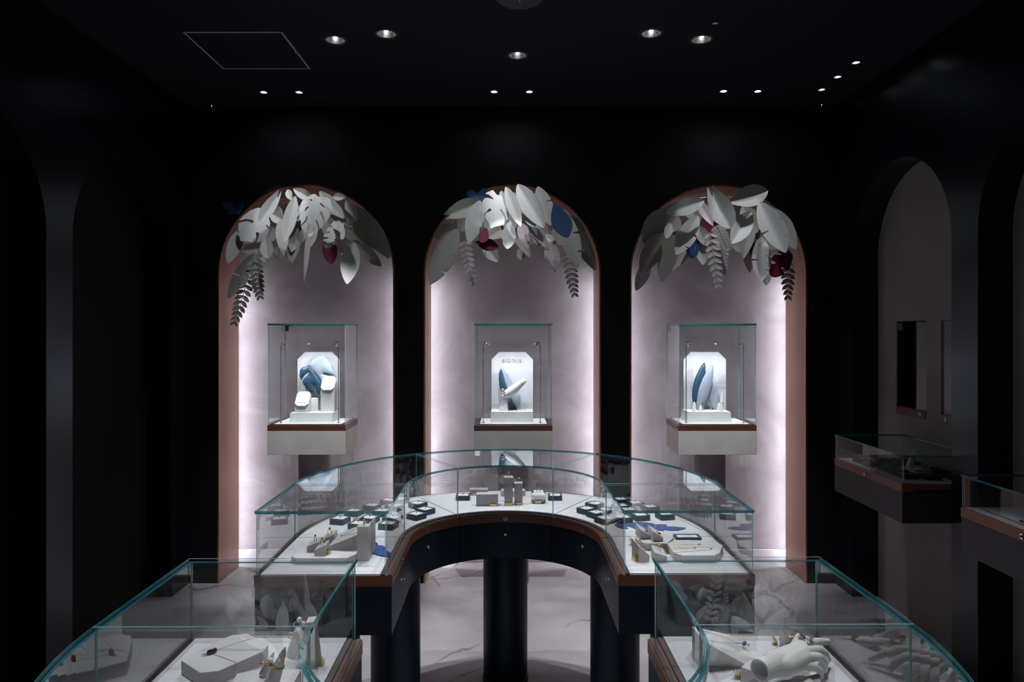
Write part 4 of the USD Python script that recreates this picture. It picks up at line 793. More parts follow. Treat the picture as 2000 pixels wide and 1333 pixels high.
# blocks and trays
def flat(pts, z): return Polygon([tuple(D(x, y, z)[:2]) for x, y in pts]).convex_hull
def octo(cx, cy, w, d, c, yaw=0.0):
    p = Polygon([(-w / 2 + c, -d / 2), (w / 2 - c, -d / 2), (w / 2, -d / 2 + c), (w / 2, d / 2 - c), (w / 2 - c, d / 2), (-w / 2 + c, d / 2), (-w / 2, d / 2 - c), (-w / 2, -d / 2 + c)])
    return affinity.translate(affinity.rotate(p, math.degrees(yaw), origin=(0, 0)), cx, cy)
def sloped(px, py, w, d, hl, hr, yaw, label, z=ZD, hb=0.0, m='block', name='display_block', plate=None):
    """Block whose top rises from hl at the left to hr at the right (hb more at the back); front bottom middle at a pixel."""
    c = D(px, py, z); t = Thing(name, label, 'display block', (c[0], c[1], z), yaw)
    t.part('block', hull([(-w / 2, 0, 0), (w / 2, 0, 0), (w / 2, d, 0), (-w / 2, d, 0), (-w / 2, 0, hl), (w / 2, 0, hr), (w / 2, d, hr + hb), (-w / 2, d, hl + hb)]), m, local=True)
    if plate == 'right':
        for k in range(3): t.part('gold_plate', bx(w / 2 + 0.001 + 0.004 * k, w / 2 + 0.0018 + 0.004 * k, 0.006 + 0.002 * k, d * 0.62, 0.0, 0.020 - 0.004 * k), 'brass', local=True)
    if plate == 'left':
        for k in range(3): t.part('gold_plate', bx(-w / 2 - 0.0018 - 0.004 * k, -w / 2 - 0.001 - 0.004 * k, 0.002 + 0.002 * k, d * 0.6, 0.0, 0.022 - 0.004 * k), 'brass', local=True)
    if plate and plate.startswith('front'):
        x0, x1, zz = {'front_r': (0.12, 0.44, 0.010), 'front_c': (-0.40, 0.40, 0.012), 'front_rr': (-0.34, 0.40, 0.010), 'front_l': (-0.33, -0.15, 0.010)}[plate]
        t.part('gold_plate', bx(w * x0, w * x1, -0.003, -0.0002, 0.0005, zz, 0.0005), 'brass', local=True)
    top = lambda u, v: (V([c[0], c[1], z]) + tf((0, 0, 0), yaw)[:3, :3] @ V([-w / 2 + u * w, v * d, hl + (hr - hl) * u + hb * v]))
    t.top = top; return t
# --- left end module
TZ = ZD + 0.020
pl = flat([(569, 1087), (579, 1091), (676, 1091), (696, 1083), (706, 1062), (694, 1052), (618, 1052), (590, 1058)], TZ)
single('display_tray', bevprism(pl, ZD, TZ), 'suede', 'low pale octagonal tray with three small wedges, left end module', 'display tray')
w = sloped(611, 1079, 0.040, 0.045, 0.018, 0.034, 0.0, 'small wedge block on the left tray, leftmost of three', TZ, 0.004); q = w.top(0.55, 0.5); jewel_ring(q + V([0, 0, 0.008]), 0.0095, (0.8, 0.6, 0), 'gold', 'gem_dark', 'gold ring with a dark stone on the leftmost wedge, left end module', 0.003, (0, 0, 1))
w = sloped(625.5, 1086.5, 0.038, 0.045, 0.018, 0.036, 0.0, 'small wedge block nearest the front on the left tray', TZ, 0.004, plate='right'); q = w.top(0.5, 0.5); jewel_ring(q + V([0, 0, 0.009]), 0.0100, (0.6, 0.8, 0), 'gold', 'gem_dark', 'gold ring with a dark stone on the frontmost wedge, left end module', 0.003, (0, 0, 1)); jewel_ring(q + V([0.008, 0.012, 0.010]), 0.0085, (0.8, 0.5, 0), 'silver', None, 'plain silver ring behind the gold one on the frontmost wedge')
w = sloped(642, 1062, 0.040, 0.04, 0.014, 0.032, 0.0, 'small wedge block at the back of the left tray', TZ, 0.006); q = w.top(0.45, 0.5); jewel_ring(q + V([0, 0, 0.008]), 0.0095, (0.5, 0.8, 0), 'gold', 'gem_dark', 'gold ring with a dark round stone on the rear wedge, left end module', 0.0042, (0, 0, 1))
w = sloped(669, 1074.5, 0.098, 0.135, 0.010, 0.050, 0.0, 'long sloping necklace board beside the tall pillar, left end module', TZ, 0.004)
def chain(pts, label, m='gold', pend=None, r=0.00055):
    t = Thing('necklace', label, 'necklace', pts[len(pts) // 2], 0)
    p = []
    for a, b in zip(pts[:-1], pts[1:]): p += [V(a) + (V(b) - V(a)) * s for s in np.linspace(0, 1, 10)[:-1]]
    t.part('chain', tube(p + [V(pts[-1])], r, 5), m, True)
    if pend: t.part('pendant', pend[0], pend[1], 40)
    return t
up = V([0, 0, 0.0014])
a, b, c = w.top(0.30, 0.55) + up, w.top(0.97, 0.18) + up, w.top(0.97, 0.75) + up
chain([b, a, c], 'fine gold necklace with a small pendant on the sloping board, left end module', pend=(sphere(a, 0.0042, 1, (1.3, 1, 0.6)) if False else trimesh.creation.icosphere(1, 0.0042).apply_translation(a), 'brass'))
a, b, c = w.top(0.70, 0.92) + up, w.top(0.985, 0.82) + up, w.top(0.985, 0.98) + up
chain([b, a, c], 'second fine gold necklace at the back of the sloping board, left end module', pend=(trimesh.creation.icosphere(1, 0.0035).apply_translation(a), 'gold'))
w = sloped(708.5, 1097, 0.037, 0.040, 0.113, 0.113, 0.0, 'tall pale square pillar in the left end module', ZD, 0.0, name='display_pillar'); q = w.top(0.55, 0.5)
jewel_ring(q + V([-0.002, 0, 0.010]), 0.0095, (0.9, 0.4, 0), 'gold', 'gem_dark', 'gold ring with a cluster stone on top of the tall pillar, left end module', 0.0045, (-0.3, 0, 1))
sloped(722, 1084, 0.020, 0.05, 0.096, 0.112, 0.0, 'narrower pillar just behind the tall square pillar, left end module', ZD, 0.0, name='display_pillar')
def felt(pts, label, ox=0, oy=0, k=1.0, z=ZD):
    pg = Polygon([tuple(D(ox + x / k, oy + y / k, z + 0.003)[:2]) for x, y in pts]).buffer(0)
    return single('felt_leaf', prism(pg, z, z + 0.003), 'felt', label, 'felt leaf')
def ell(cx, cy, a, b, rot): return [(cx + a * math.cos(t) * math.cos(rot) - b * math.sin(t) * math.sin(rot), cy + a * math.cos(t) * math.sin(rot) + b * math.sin(t) * math.cos(rot)) for t in np.linspace(0, 2 * PI, 24, endpoint=False)]
sh = unary_union([Polygon(ell(729, 1061.5, 9, 2.7, 0.1)), Polygon(ell(737, 1069.2, 18.5, 4.2, 0.08)), Polygon(ell(744.5, 1079.5, 22, 6.4, 0.22)), Polygon([(722, 1058), (730, 1060), (730, 1078), (722, 1074)])])
pg = Polygon([tuple(D(x, y, ZD + 0.003)[:2]) for x, y in sh.exterior.coords]).buffer(0)
single('felt_leaf', prism(pg, ZD, ZD + 0.003), 'felt', 'blue felt leaf with three round lobes, right of the tall pillar', 'felt leaf')
# --- right end module
felt([(0, 325), (60, 292), (100, 280), (160, 268), (210, 266), (240, 290), (350, 286), (480, 296), (545, 306), (558, 320), (640, 316), (735, 322), (708, 346), (850, 352), (992, 366), (960, 385), (880, 400), (760, 400), (700, 388), (690, 402), (620, 400), (560, 392), (440, 392), (350, 386), (280, 372), (215, 345), (170, 343), (160, 352), (192, 376), (120, 374), (60, 362)], 'long blue felt leaf with toothed edges on the right end module', 1200, 980, 7.143)
TR = ZD + 0.024
single('display_tray', bevprism(flat([(1240, 1050), (1248, 1059), (1265, 1062), (1303, 1062), (1316, 1050), (1306, 1044), (1250, 1044)], TR), ZD, TR), 'suede', 'raised pale tray under two small ring holders, right end module', 'display tray')
single('display_tray', bevprism(flat([(1303, 1062), (1316, 1080), (1334, 1085.5), (1396, 1085), (1406, 1080), (1412, 1066), (1396, 1056), (1318, 1055)], TR), ZD, TR), 'suede', 'low octagonal tray with necklaces, right end module', 'display tray')
for px, py, lab in ((1260.5, 1053.5, 'left'), (1285.5, 1058.0, 'right')):
    w = sloped(px, py, 0.036, 0.06, 0.034, 0.012, 0.12, f'{lab} one of two pale ring holders on the raised tray, right end module', TR, 0.008, 'suede', 'ring_holder')
    q = w.top(0.55, 0.55); jewel_ring(q + V([0, 0, 0.006]), 0.0085, (0.7, 0.7, 0), 'rosegold', 'crystal', f'rose gold ring on the {lab} ring holder, right end module', 0.0025)
    q = w.top(0.75, 0.3); single('gem_stud', trimesh.creation.icosphere(1, 0.006).apply_scale((1, 1, 0.5)).apply_translation(q + V([0, 0, 0.002])), 'gem_dark', f'dark faceted stone on the {lab} ring holder, right end module', 'gemstone')
w = sloped(1258, 1098.5, 0.038, 0.055, 0.052, 0.020, 0.25, 'wedge block with two rings at the front left, right end module', ZD, 0.010, plate='left'); q = w.top(0.45, 0.5); jewel_ring(q + V([0, 0.004, 0.008]), 0.0095, (0.6, 0.8, 0), 'gold', 'crystal', 'gold ring on the front left wedge, rear one', 0.003); q = w.top(0.60, 0.3); jewel_ring(q + V([0, 0, 0.007]), 0.0085, (0.8, 0.5, 0), 'rosegold', None, 'plain rose gold ring on the front left wedge, front one')
w = sloped(1290.5, 1099.5, 0.040, 0.06, 0.032, 0.020, 0.0, 'low wedge block with one ring, behind the front counter glass, right end module', ZD, 0.008); q = w.top(0.55, 0.6); jewel_ring(q + V([0, 0, 0.008]), 0.009, (0.9, 0.3, 0), 'gold', None, 'plain gold ring on the low wedge, right end module')
for i, (px, py) in enumerate(((1239, 1068), (1305, 1083))):
    c = D(px, py, ZD); t = Thing('gold_clip', 'fan of thin gold plates beside the %s, right end module' % ('raised tray', 'necklace tray')[i], 'clip', (c[0], c[1], ZD), 0.15)
    for k in range(3): t.part('plate', hull([(-0.004 + 0.005 * k, 0, 0), (-0.0032 + 0.005 * k, 0, 0), (-0.004 + 0.005 * k, 0.03, 0), (-0.0032 + 0.005 * k, 0.03, 0), (-0.012 + 0.005 * k, 0.004, 0.022), (-0.0112 + 0.005 * k, 0.004, 0.022), (-0.012 + 0.005 * k, 0.034, 0.022), (-0.0112 + 0.005 * k, 0.034, 0.022)]), 'brass', local=True)
c = D(1345.5, 1056.5, ZD)
t = Thing('framed_card', 'small dark blue frame with a white printed card, right end module', 'framed card', (c[0], c[1], ZD))
oc = sbox(-0.046, 0, 0.046, 0.05); ic = sbox(-0.037, 0.007, 0.037, 0.043)
t.part('frame', prism(oc.difference(ic), 0, 0.010), 'boxblue', local=True); t.part('card', bx(-0.0368, 0.0368, 0.0072, 0.0428, 0, 0.008), 'white', local=True)
for k in range(3): t.part('printed_line', bx(-0.022 + 0.003 * k, 0.024 - 0.004 * k, 0.017 + 0.008 * k, 0.0182 + 0.008 * k, 0.008, 0.0082), 'steel', local=True)
dz = TR + 0.0012
for pts, lab, m, pe in (([(1316, 1064.5), (1366, 1064.3)], 'fine gold bar necklace lying at the back of the necklace tray', 'gold', (1366, 1064.3)), ([(1312, 1074), (1330, 1072.5), (1357, 1071.2), (1330, 1069.5), (1314, 1070)], 'fine gold necklace with a small pendant in the middle of the tray', 'gold', (1357, 1071.2)),
                        ([(1316, 1080), (1350, 1077.5), (1388, 1074.5), (1390.5, 1072), (1386, 1069.8), (1350, 1068.6)], 'gold necklace with a curved bar at the right end of the tray', 'rosegold', (1389.5, 1072.5))):
    chain([D(x, y, dz) for x, y in pts], lab, m, (trimesh.creation.icosphere(1, 0.0034).apply_translation(D(*pe, dz)), m))
# --- centre module
w = sloped(935, 968.5, 0.082, 0.04, 0.027, 0.027, 0.02, 'low pale box behind the front one, centre module', ZD, 0, plate='front_l'); q = w.top(0.38, 0.5); jewel_ring(q + V([0, 0, 0.006]), 0.010, (0.1, 1, 0), 'silver', 'crystal', 'silver ring on the rear low box, left one', 0.002); q = w.top(0.70, 0.5); jewel_ring(q + V([0, 0, 0.006]), 0.0085, (0.1, 1, 0), 'rosegold', None, 'rose gold ring on the rear low box, right one')
sloped(951.5, 989, 0.094, 0.045, 0.050, 0.050, 0.02, 'low pale box with a small brass plate, front left of the centre module', ZD, 0, plate='front_r')
single('display_tray', bevprism(octo(*D(1002, 968, ZD)[:2], 0.112, 0.07, 0.024, 0.0), ZD, ZD + 0.026), 'suede', 'low octagonal tray behind the two pillars, centre module', 'display tray')
w = sloped(993.3, 988, 0.036, 0.04, 0.120, 0.120, 0.0, 'taller of the two slim pale pillars, centre module', ZD, 0, name='display_pillar', plate='front_c'); q = w.top(0.5, 0.4); jewel_ring(q + V([0, 0, 0.009]), 0.0095, (0, 1, 0.1), 'gold', 'crystal', 'gold ring with a clear stone on the taller pillar', 0.003)
w = sloped(1012.5, 986.5, 0.036, 0.04, 0.092, 0.092, 0.0, 'shorter of the two slim pale pillars, centre module', ZD, 0, name='display_pillar', plate='front_rr'); q = w.top(0.5, 0.4); jewel_ring(q + V([0, 0, 0.010]), 0.0105, (0, 1, 0.1), 'gold', None, 'plain gold ring on the shorter pillar')
c = D(990, 968, ZD + 0.026)
t = Thing('bangle_stand', 'pale octagonal stand with gold edges behind the taller pillar', 'jewelry stand', (c[0], c[1], ZD + 0.026))
oc = octo(c[0], 0, 0.068, 0.04, 0.014); q = P(990, 939, c[1])
t.part('plate', xz(prism(affinity.translate(oc, 0, q[2]), c[1], c[1] + 0.012)), 'pad'); t.part('gold_edge', xz(prism(affinity.translate(oc.buffer(0.0015).difference(oc), 0, q[2]), c[1], c[1] + 0.012)), 'brass')
t.part('stem', bx(c[0] - 0.014, c[0] + 0.014, c[1], c[1] + 0.012, ZD + 0.026, q[2] - 0.015), 'suede')
c = D(1052, 984, ZD)
t = Thing('ring_pillow', 'plump white pillow on a brass clip stand, centre module', 'cushion', (c[0], c[1], ZD))
pp = sbox(-0.029, -0.021, 0.029, 0.021).buffer(-0.004).buffer(0.006)
pm = puff(pp, 0.013, 0.004); pm.apply_translation((c[0], c[1] + 0.014, ZD + 0.030)); t.part('pillow', pm, 'white', True)
t.part('stand', hull([(c[0] + s * 0.020, c[1] + d, ZD) for s in (-1, 1) for d in (0.0, 0.03)] + [(c[0] + s * 0.026, c[1] + d, ZD + 0.018) for s in (-1, 1) for d in (-0.003, 0.033)]), 'suede')
t.part('brass_front', bx(c[0] - 0.016, c[0] + 0.012, c[1] - 0.006, c[1] - 0.0045, ZD, ZD + 0.013), 'brass')
for s in (-1, 1):
    for k in range(2): t.part('brass_fin', hull([(c[0] + s * (0.021 + 0.003 * k), c[1] - 0.003, ZD + 0.003), (c[0] + s * (0.0218 + 0.003 * k), c[1] - 0.003, ZD + 0.003), (c[0] + s * (0.028 + 0.003 * k), c[1] - 0.003, ZD + 0.016 - 0.006 * k), (c[0] + s * (0.0288 + 0.003 * k), c[1] - 0.003, ZD + 0.016 - 0.006 * k), (c[0] + s * 0.022, c[1] + 0.03, ZD + 0.003), (c[0] + s * 0.03, c[1] + 0.03, ZD + 0.015)]), 'brass')
jewel_ring(V([c[0], c[1] + 0.012, ZD + 0.046]), 0.010, (0, 1, 0.25), 'gold', 'crystal', 'gold ring standing on the white pillow, centre module', 0.002)
# --- front left counter
NZ = ZD + 0.030
nb = flat([(354, 1291), (391, 1315), (427, 1311), (461, 1295), (514, 1273), (524, 1260), (508, 1250), (483, 1238), (454, 1241), (431, 1250)], NZ)
single('necklace_board', bevprism(nb, ZD, NZ, 0.001), 'suede', 'thick pale octagonal board with a gold necklace, front left counter', 'display board')
nu = NZ + 0.0012
e1, e2 = D(461, 1294.5, nu), D(461.5, 1316, ZD + 0.002)
t = chain([D(497, 1246.5, nu), D(470, 1254, nu), D(440, 1264, nu), D(419, 1271.5, nu), D(416, 1278, nu), D(440, 1286.5, nu), e1, V([e1[0] + 0.001, e1[1] - 0.002, NZ - 0.002]), V([e1[0] + 0.001, e1[1] - 0.002, ZD + 0.004])], 'fine gold necklace with a dark pendant on the octagonal board', 'gold', None, 0.0005)
bodyc = D(414, 1273.5, nu + 0.003)
t.part('pendant', place(puff(Polygon(ell(0, 0, 0.012, 0.0055, 0)), 0.004, 0.0015), bodyc, (0.62, 0.78, 0), (-0.78, 0.62, 0)), 'gem_dark', True)
t.part('green_stone', trimesh.creation.icosphere(1, 0.003).apply_translation(bodyc + V([0, -0.002, 0.004])), 'gem_green')
t.part('gold_tip', tube([bodyc + V([-0.006, -0.006, 0]), bodyc + V([-0.013, -0.011, 0]), bodyc + V([-0.018, -0.013, -0.001])], [0.003, 0.002, 0.0006], 8), 'brass', True)
pl2 = flat([(452, 1334), (463, 1316), (490, 1310), (560, 1306), (606, 1312), (612, 1334), (600, 1372), (450, 1372)], NZ - 0.006)
single('display_tray', bevprism(pl2, ZD, NZ - 0.006), 'suede', 'pale tray under the two ring cones at the bottom edge, front left counter', 'display tray')
def cone_px(bp, tp, rb, zb, zt, label):
    b, e = D(*bp, zb), D(*tp, zt); n = 9; ts = np.linspace(0, 1, n); 
    single('ring_cone', tube([b + (e - b) * s for s in ts], [rb * (1 - 0.80 * s ** 1.35) if s < 1 else rb * 0.08 for s in ts], 24), 'suede', label, 'ring stand', True); return b, e
b1, e1 = cone_px((514.5, 1319), (535.5, 1274), 0.0098, NZ - 0.004, NZ + 0.045, 'shorter leaning ring cone, front left counter')
b2, e2 = cone_px((530, 1336), (557.5, 1264.5), 0.0155, NZ - 0.004, NZ + 0.082, 'taller leaning ring cone, front left counter')
c = b1 + (e1 - b1) * 0.52; jewel_ring(c, 0.0078, e1 - b1, 'silver', 'rosegold', 'ring with a rose gold flower on the shorter cone', 0.0045, (-0.9, -0.35, 0.15))
t = Thing('brooch_flower', 'rose gold flower with petals beside the shorter ring cone', 'flower', c); f = c + V([-0.015, -0.004, 0.002])
for k in range(5):
    a = 2 * PI * k / 5; t.part('petal', place(puff(Polygon(ell(0.004, 0, 0.004, 0.0026, 0)), 0.0012, 0.0012), f, (math.cos(a) * 0.5, -0.2 * math.cos(a), math.sin(a)), (-math.sin(a), 0.3, math.cos(a))), 'rosegold', True)
c = b2 + (e2 - b2) * 0.50; jewel_ring(c, 0.0118, e2 - b2, 'gold', 'gold', 'gold ring around the taller cone', 0.004, (-0.8, -0.5, 0.2), 0.0016); 
t = Thing('pearl', 'white pearl set on the gold ring of the taller cone', 'pearl', c); t.part('bead', sphere(c + V([-0.013, -0.005, 0.013]), 0.0052, 2), 'pearl', True); t.part('cup', torus(c + V([-0.013, -0.005, 0.008]), 0.003, 0.001, (0, 0, 1), 16, 6), 'gold', True)
def tower(fb, tp, label, wb, wt, hh, plate=False):
    c = D(*fb, ZD); tpp = D(tp[0], tp[1], ZD + hh); t = Thing('ring_tower', label, 'ring stand', (c[0], c[1], ZD))
    x1 = c[0] + wb / 2; d = 0.035
    t.part('block', hull([(c[0] - wb / 2, c[1] + 0.008, ZD), (c[0] - wb / 2 + 0.008, c[1], ZD), (x1 - 0.004, c[1], ZD), (x1 + 0.012, c[1] + 0.012, ZD), (x1 + 0.010, c[1] + d, ZD), (c[0] - wb / 2 + 0.01, c[1] + d + 0.01, ZD),
                          (tpp[0] - wt / 2, tpp[1], ZD + hh - 0.006), (tpp[0] + wt / 2, tpp[1], ZD + hh - 0.004), (tpp[0] + wt / 2, tpp[1] + 0.022, ZD + hh), (tpp[0] - wt / 2, tpp[1] + 0.022, ZD + hh - 0.002)]), 'suede')
    if plate:
        for k in range(2): t.part('gold_plate', bx(x1 + 0.014 + 0.004 * k, x1 + 0.0148 + 0.004 * k, c[1] + 0.006, c[1] + 0.026, ZD, ZD + 0.016 - 0.004 * k), 'brass')
    return tpp
tp1 = tower((568, 1287), (579, 1231), 'shorter tapering ring tower, behind the tall one, front left counter', 0.030, 0.014, 0.070)
tp2 = tower((592, 1306), (605, 1212), 'tall tapering ring tower, front left counter', 0.046, 0.018, 0.112, True)
jewel_ring(tp1 + V([0.0, 0.004, 0.008]), 0.0095, (0.4, 0.9, 0), 'silver', 'pearl', 'silver pearl ring on the shorter ring tower', 0.0062, (0.4, 0, 1))
t = Thing('pearl_earring', 'pair of white pearls on a gold hook at the shorter ring tower', 'earring', tp1); t.part('bead', sphere(tp1 + V([0.006, -0.004, -0.002]), 0.0058, 2), 'pearl', True); t.part('bead', sphere(tp1 + V([0.012, 0.012, 0.010]), 0.005, 2), 'pearl', True); t.part('hook', torus(tp1 + V([-0.011, -0.004, -0.012]), 0.007, 0.0011, (0.2, 1, 0)), 'gold', True)
c = D(588, 1330, ZD + 0.024); single('display_block', hull([(c[0] - 0.012, c[1] - 0.02, NZ - 0.006), (c[0] + 0.004, c[1] - 0.02, NZ - 0.006), (c[0] - 0.012, c[1] + 0.01, NZ - 0.006), (c[0] + 0.004, c[1] + 0.01, NZ - 0.006), (c[0] + 0.002, c[1] - 0.012, NZ + 0.020), (c[0] + 0.003, c[1] + 0.004, NZ + 0.020)]), 'block', 'small pointed block at the bottom edge, right of the ring cones', 'display block')
# --- front right counter
t = Thing('necklace_board', 'pale sloping board with a fine chain and blue pendant, front right counter', 'display board', D(1390, 1290, ZD))
bh = 0.068; tl, tr_ = D(1352, 1224.5, ZD + bh), D(1424, 1240.5, ZD + 0.034)
A_, B_, C_ = D(1365, 1304, ZD), D(1468, 1305, ZD), D(1352, 1268, ZD)
low = D(1474, 1286, ZD + 0.004); mid = D(1378, 1256, ZD + bh)
t.part('board', hull([A_, B_, C_, (low[0], low[1], ZD), (low[0], low[1], low[2]), tl, mid, (tl[0], tl[1], ZD), D(1462, 1262, ZD + 0.004), (tr_[0], tr_[1], ZD), tr_]), 'suede')
pz = D(1454, 1261, ZD + 0.022); pz[2] += 0.004
L = lambda x, y, h: D(x, y, ZD + h)
t2 = chain([L(1356, 1228, 0.070), L(1400, 1240, 0.054), L(1440, 1256.5, 0.032), pz, L(1430, 1258, 0.037), L(1385, 1252, 0.063)], 'fine silver chain on the sloping board, front right counter', 'steel', None, 0.0005)
t2.part('pendant', place(puff(Polygon(ell(0, 0, 0.007, 0.004, 0)), 0.003, 0.0012), pz, (0.7, 0.6, -0.1), (-0.6, 0.7, 0)), 'gem_blue', True); t2.part('pendant_tip', trimesh.creation.icosphere(1, 0.0028).apply_translation(pz + V([0.007, -0.006, 0])), 'crystal')
c = D(1452, 1333, ZD)
t = Thing('display_block', 'pale block with gold fins under the wrist of the mannequin hand', 'display block', (c[0], c[1], ZD))
wz = ZD + 0.036
t.part('block', hull([D(1446, 1338, ZD), D(1500, 1345, ZD), D(1448, 1304, wz), D(1462, 1291, wz), D(1500, 1291, wz), D(1490, 1318, wz), (*D(1462, 1291, wz)[:2], ZD), (*D(1500, 1291, wz)[:2], ZD), (*D(1446, 1306, wz)[:2], ZD)]), 'suede')
for k in range(4):
    q = D(1441 + 3 * k, 1330, ZD); t.part('gold_fin', hull([q, q + V([0.001, 0, 0]), q + V([0.004, 0.03, 0]), q + V([0.005, 0.03, 0]), q + V([-0.010 + 0.003 * k, 0.006, 0.026]), q + V([-0.009 + 0.003 * k, 0.006, 0.026])]), 'brass')
single('display_tray', bevprism(flat([(1512, 1335), (1520, 1330), (1580, 1322), (1592, 1334), (1590, 1380), (1510, 1380)], ZD + 0.02), ZD, ZD + 0.02), 'suede', 'pale tray at the bottom edge below the mannequin hand', 'display tray')
t = Thing('display_block', 'small grey block with a thin steel plate under the little finger', 'display block', D(1590, 1328, ZD)); q = D(1586, 1324, ZD + 0.02); t.part('block', hull([D(1574, 1322, ZD + 0.02), D(1600, 1316, ZD + 0.02), D(1604, 1334, ZD + 0.012), D(1582, 1336, ZD + 0.012), D(1574, 1330, ZD), D(1604, 1324, ZD), D(1604, 1340, ZD), D(1582, 1344, ZD)]), 'block')
for bp, tp, r, h, lab in (((1532, 1263), (1526.5, 1229.5), 0.011, 0.066, 'left'), ((1541, 1262), (1531.5, 1234.5), 0.011, 0.056, 'right')):
    b, e = D(*bp, ZD), D(*tp, ZD + h); ts = np.linspace(0, 1, 8); single('ring_cone', tube([b + (e - b) * s for s in ts], [r * (1 - 0.75 * s ** 1.5) if s < 1 else r * 0.1 for s in ts], 20), 'suede', f'{lab} one of two ring cones behind the mannequin hand', 'ring stand', True)
    if lab == 'right':
        c = b + (e - b) * 0.42; jewel_ring(c, 0.0098, e - b, 'gold', 'gold', 'gold ring with a knot on the right cone behind the hand', 0.0045, (0.8, -0.2, 0.4), 0.0022)
for k, (px, py) in enumerate(((1516, 1259), (1546, 1254))):
    q = D(px, py, ZD + 0.004); t = Thing('gold_clip', 'thin gold clip plates %s the ring cones behind the hand' % ('left of', 'right of')[k], 'clip', q)
    for j in range(3): t.part('plate', hull([q + V([0.003 * j, 0, -0.003]), q + V([0.003 * j + 0.001, 0.02, -0.003]), q + V([0.003 * j - 0.006, 0, 0.018 - 0.004 * j]), q + V([0.003 * j - 0.005, 0, 0.018 - 0.004 * j]), q + V([0.003 * j - 0.005, 0.018, 0.014])]), 'brass')

# ---------------------------------------------------------------- the mannequin hand
import manifold3d as m3
def hand():
    S = lambda p, r: m3.Manifold.sphere(r, 28).translate(list(map(float, p)))
    def bone(*pr):
        out = []
        for (p, a), (q, b) in zip(pr[:-1], pr[1:]): out.append(m3.Manifold.batch_hull([S(p, a), S(q, b)]))
        return out
    W = D(1484, 1311, ZD + 0.058); W2 = D(1520, 1297, ZD + 0.056)
    ki, km, kr, kp = D(1566, 1262, ZD + 0.058), D(1571, 1274, ZD + 0.060), D(1573, 1285, ZD + 0.055), D(1566, 1299, ZD + 0.046)
    dirw = W - W2; dirw /= np.linalg.norm(dirw); We = W + dirw * 0.03
    parts = bone((We, 0.0225), (W, 0.0225), (W2, 0.0235))
    pal = lambda a, r1, r2: m3.Manifold.batch_hull([S(W2 + a[0], r1), S(a[1], r2)])
    side = V([-0.011, 0.012, 0])
    parts += [m3.Manifold.batch_hull([S(W2 + side, 0.018), S(W2 - side, 0.018), S(ki, 0.0125), S(km, 0.0125)]), m3.Manifold.batch_hull([S(W2 + side, 0.017), S(W2 - side, 0.019), S(km, 0.0125), S(kr, 0.012)]),
              m3.Manifold.batch_hull([S(W2 + side, 0.015), S(W2 - side, 0.019), S(kr, 0.012), S(kp, 0.0115)])]
    parts += bone((ki, .0105), (D(1590, 1255, ZD + .055), .0090), (D(1604, 1254, ZD + .050), .0080), (D(1616, 1253.5, ZD + .045), .0066))
    parts += bone((km, .0108), (D(1598, 1270, ZD + .058), .0092), (D(1610, 1277, ZD + .043), .0082), (D(1617, 1289, ZD + .018), .0068))
    parts += bone((kr, .0104), (D(1600, 1284, ZD + .050), .0088), (D(1610, 1295, ZD + .034), .0079), (D(1611, 1309, ZD + .012), .0066))
    parts += bone((kp, .0100), (D(1592, 1304, ZD + .036), .0084), (D(1602, 1312, ZD + .026), .0074), (D(1603, 1322, ZD + .010), .0062))
    tb = W2 + V([0.012, 0.020, -0.010])
    parts += bone((tb, .0150), (D(1550, 1270, ZD + .046), .0118), (D(1556, 1254, ZD + .058), .0092), (D(1559, 1244, ZD + .066), .0064))
    m = m3.Manifold.batch_boolean(parts, m3.OpType.Add)
    m = m.refine_to_length(0.0032)
    a = m.to_mesh(); tm = trimesh.Trimesh(a.vert_properties[:, :3], a.tri_verts, process=True); trimesh.smoothing.filter_taubin(tm, 0.5, 0.53, 60)
    mm = m3.Manifold(m3.Mesh(np.asarray(tm.vertices, np.float32), np.asarray(tm.faces, np.uint32)))
    if mm.num_tri() > 100:
        n = -dirw; mm = mm.trim_by_plane(list(map(float, n)), float(np.dot(n, W)))
        hole = m3.Manifold.batch_hull([S(W + dirw * 0.012, 0.0205), S(W - dirw * 0.012, 0.0175)]); mm = mm - hole
        a = mm.to_mesh(); tm = trimesh.Trimesh(a.vert_properties[:, :3], a.tri_verts, process=False)
    return tm, ki, W
hm, ki, W = hand()
HB = D(1530, 1310, ZD)
t = Thing('mannequin_hand', 'white mannequin hand wearing a large crystal ring, front right counter', 'mannequin hand', HB)
t.part('hand', hm, 'handwhite', 55)
tipn = {'index': (1616, 1253.5, .045, .0066), 'middle': (1617, 1289, .018, .0068), 'ring': (1611, 1309, .012, .0066), 'little': (1603, 1322, .010, .0062)}
c = (D(1572.5, 1259, ZD + .0575) + D(1580, 1256, ZD + .0565)) / 2; ax = D(1590, 1255, ZD + .055) - ki
t = Thing('ring', 'large ring of clear crystal petals on the index finger of the hand', 'ring', c)
t.part('band', torus(c, 0.0105, 0.0016, ax), 'silver', True)
rnd = random.Random(3); cc = c + V([-0.004, -0.004, 0.013])
for k in range(20):
    d = V([rnd.gauss(0, 1), rnd.gauss(0, 1), abs(rnd.gauss(0, 0.8))]); d /= np.linalg.norm(d); q = cc + d * V([0.013, 0.011, 0.008])
    s = 0.0036 + 0.002 * rnd.random(); pts = [q + d * s * 1.6, q - d * s] + [q + s * 0.8 * V(v) for v in ((1, 0, 0), (-1, 0, 0), (0, 1, 0), (0, -1, 0), (0, 0, 1), (0, 0, -1))]
    t.part('crystal', hull(pts), 'gold' if k % 9 == 4 else 'crystal')

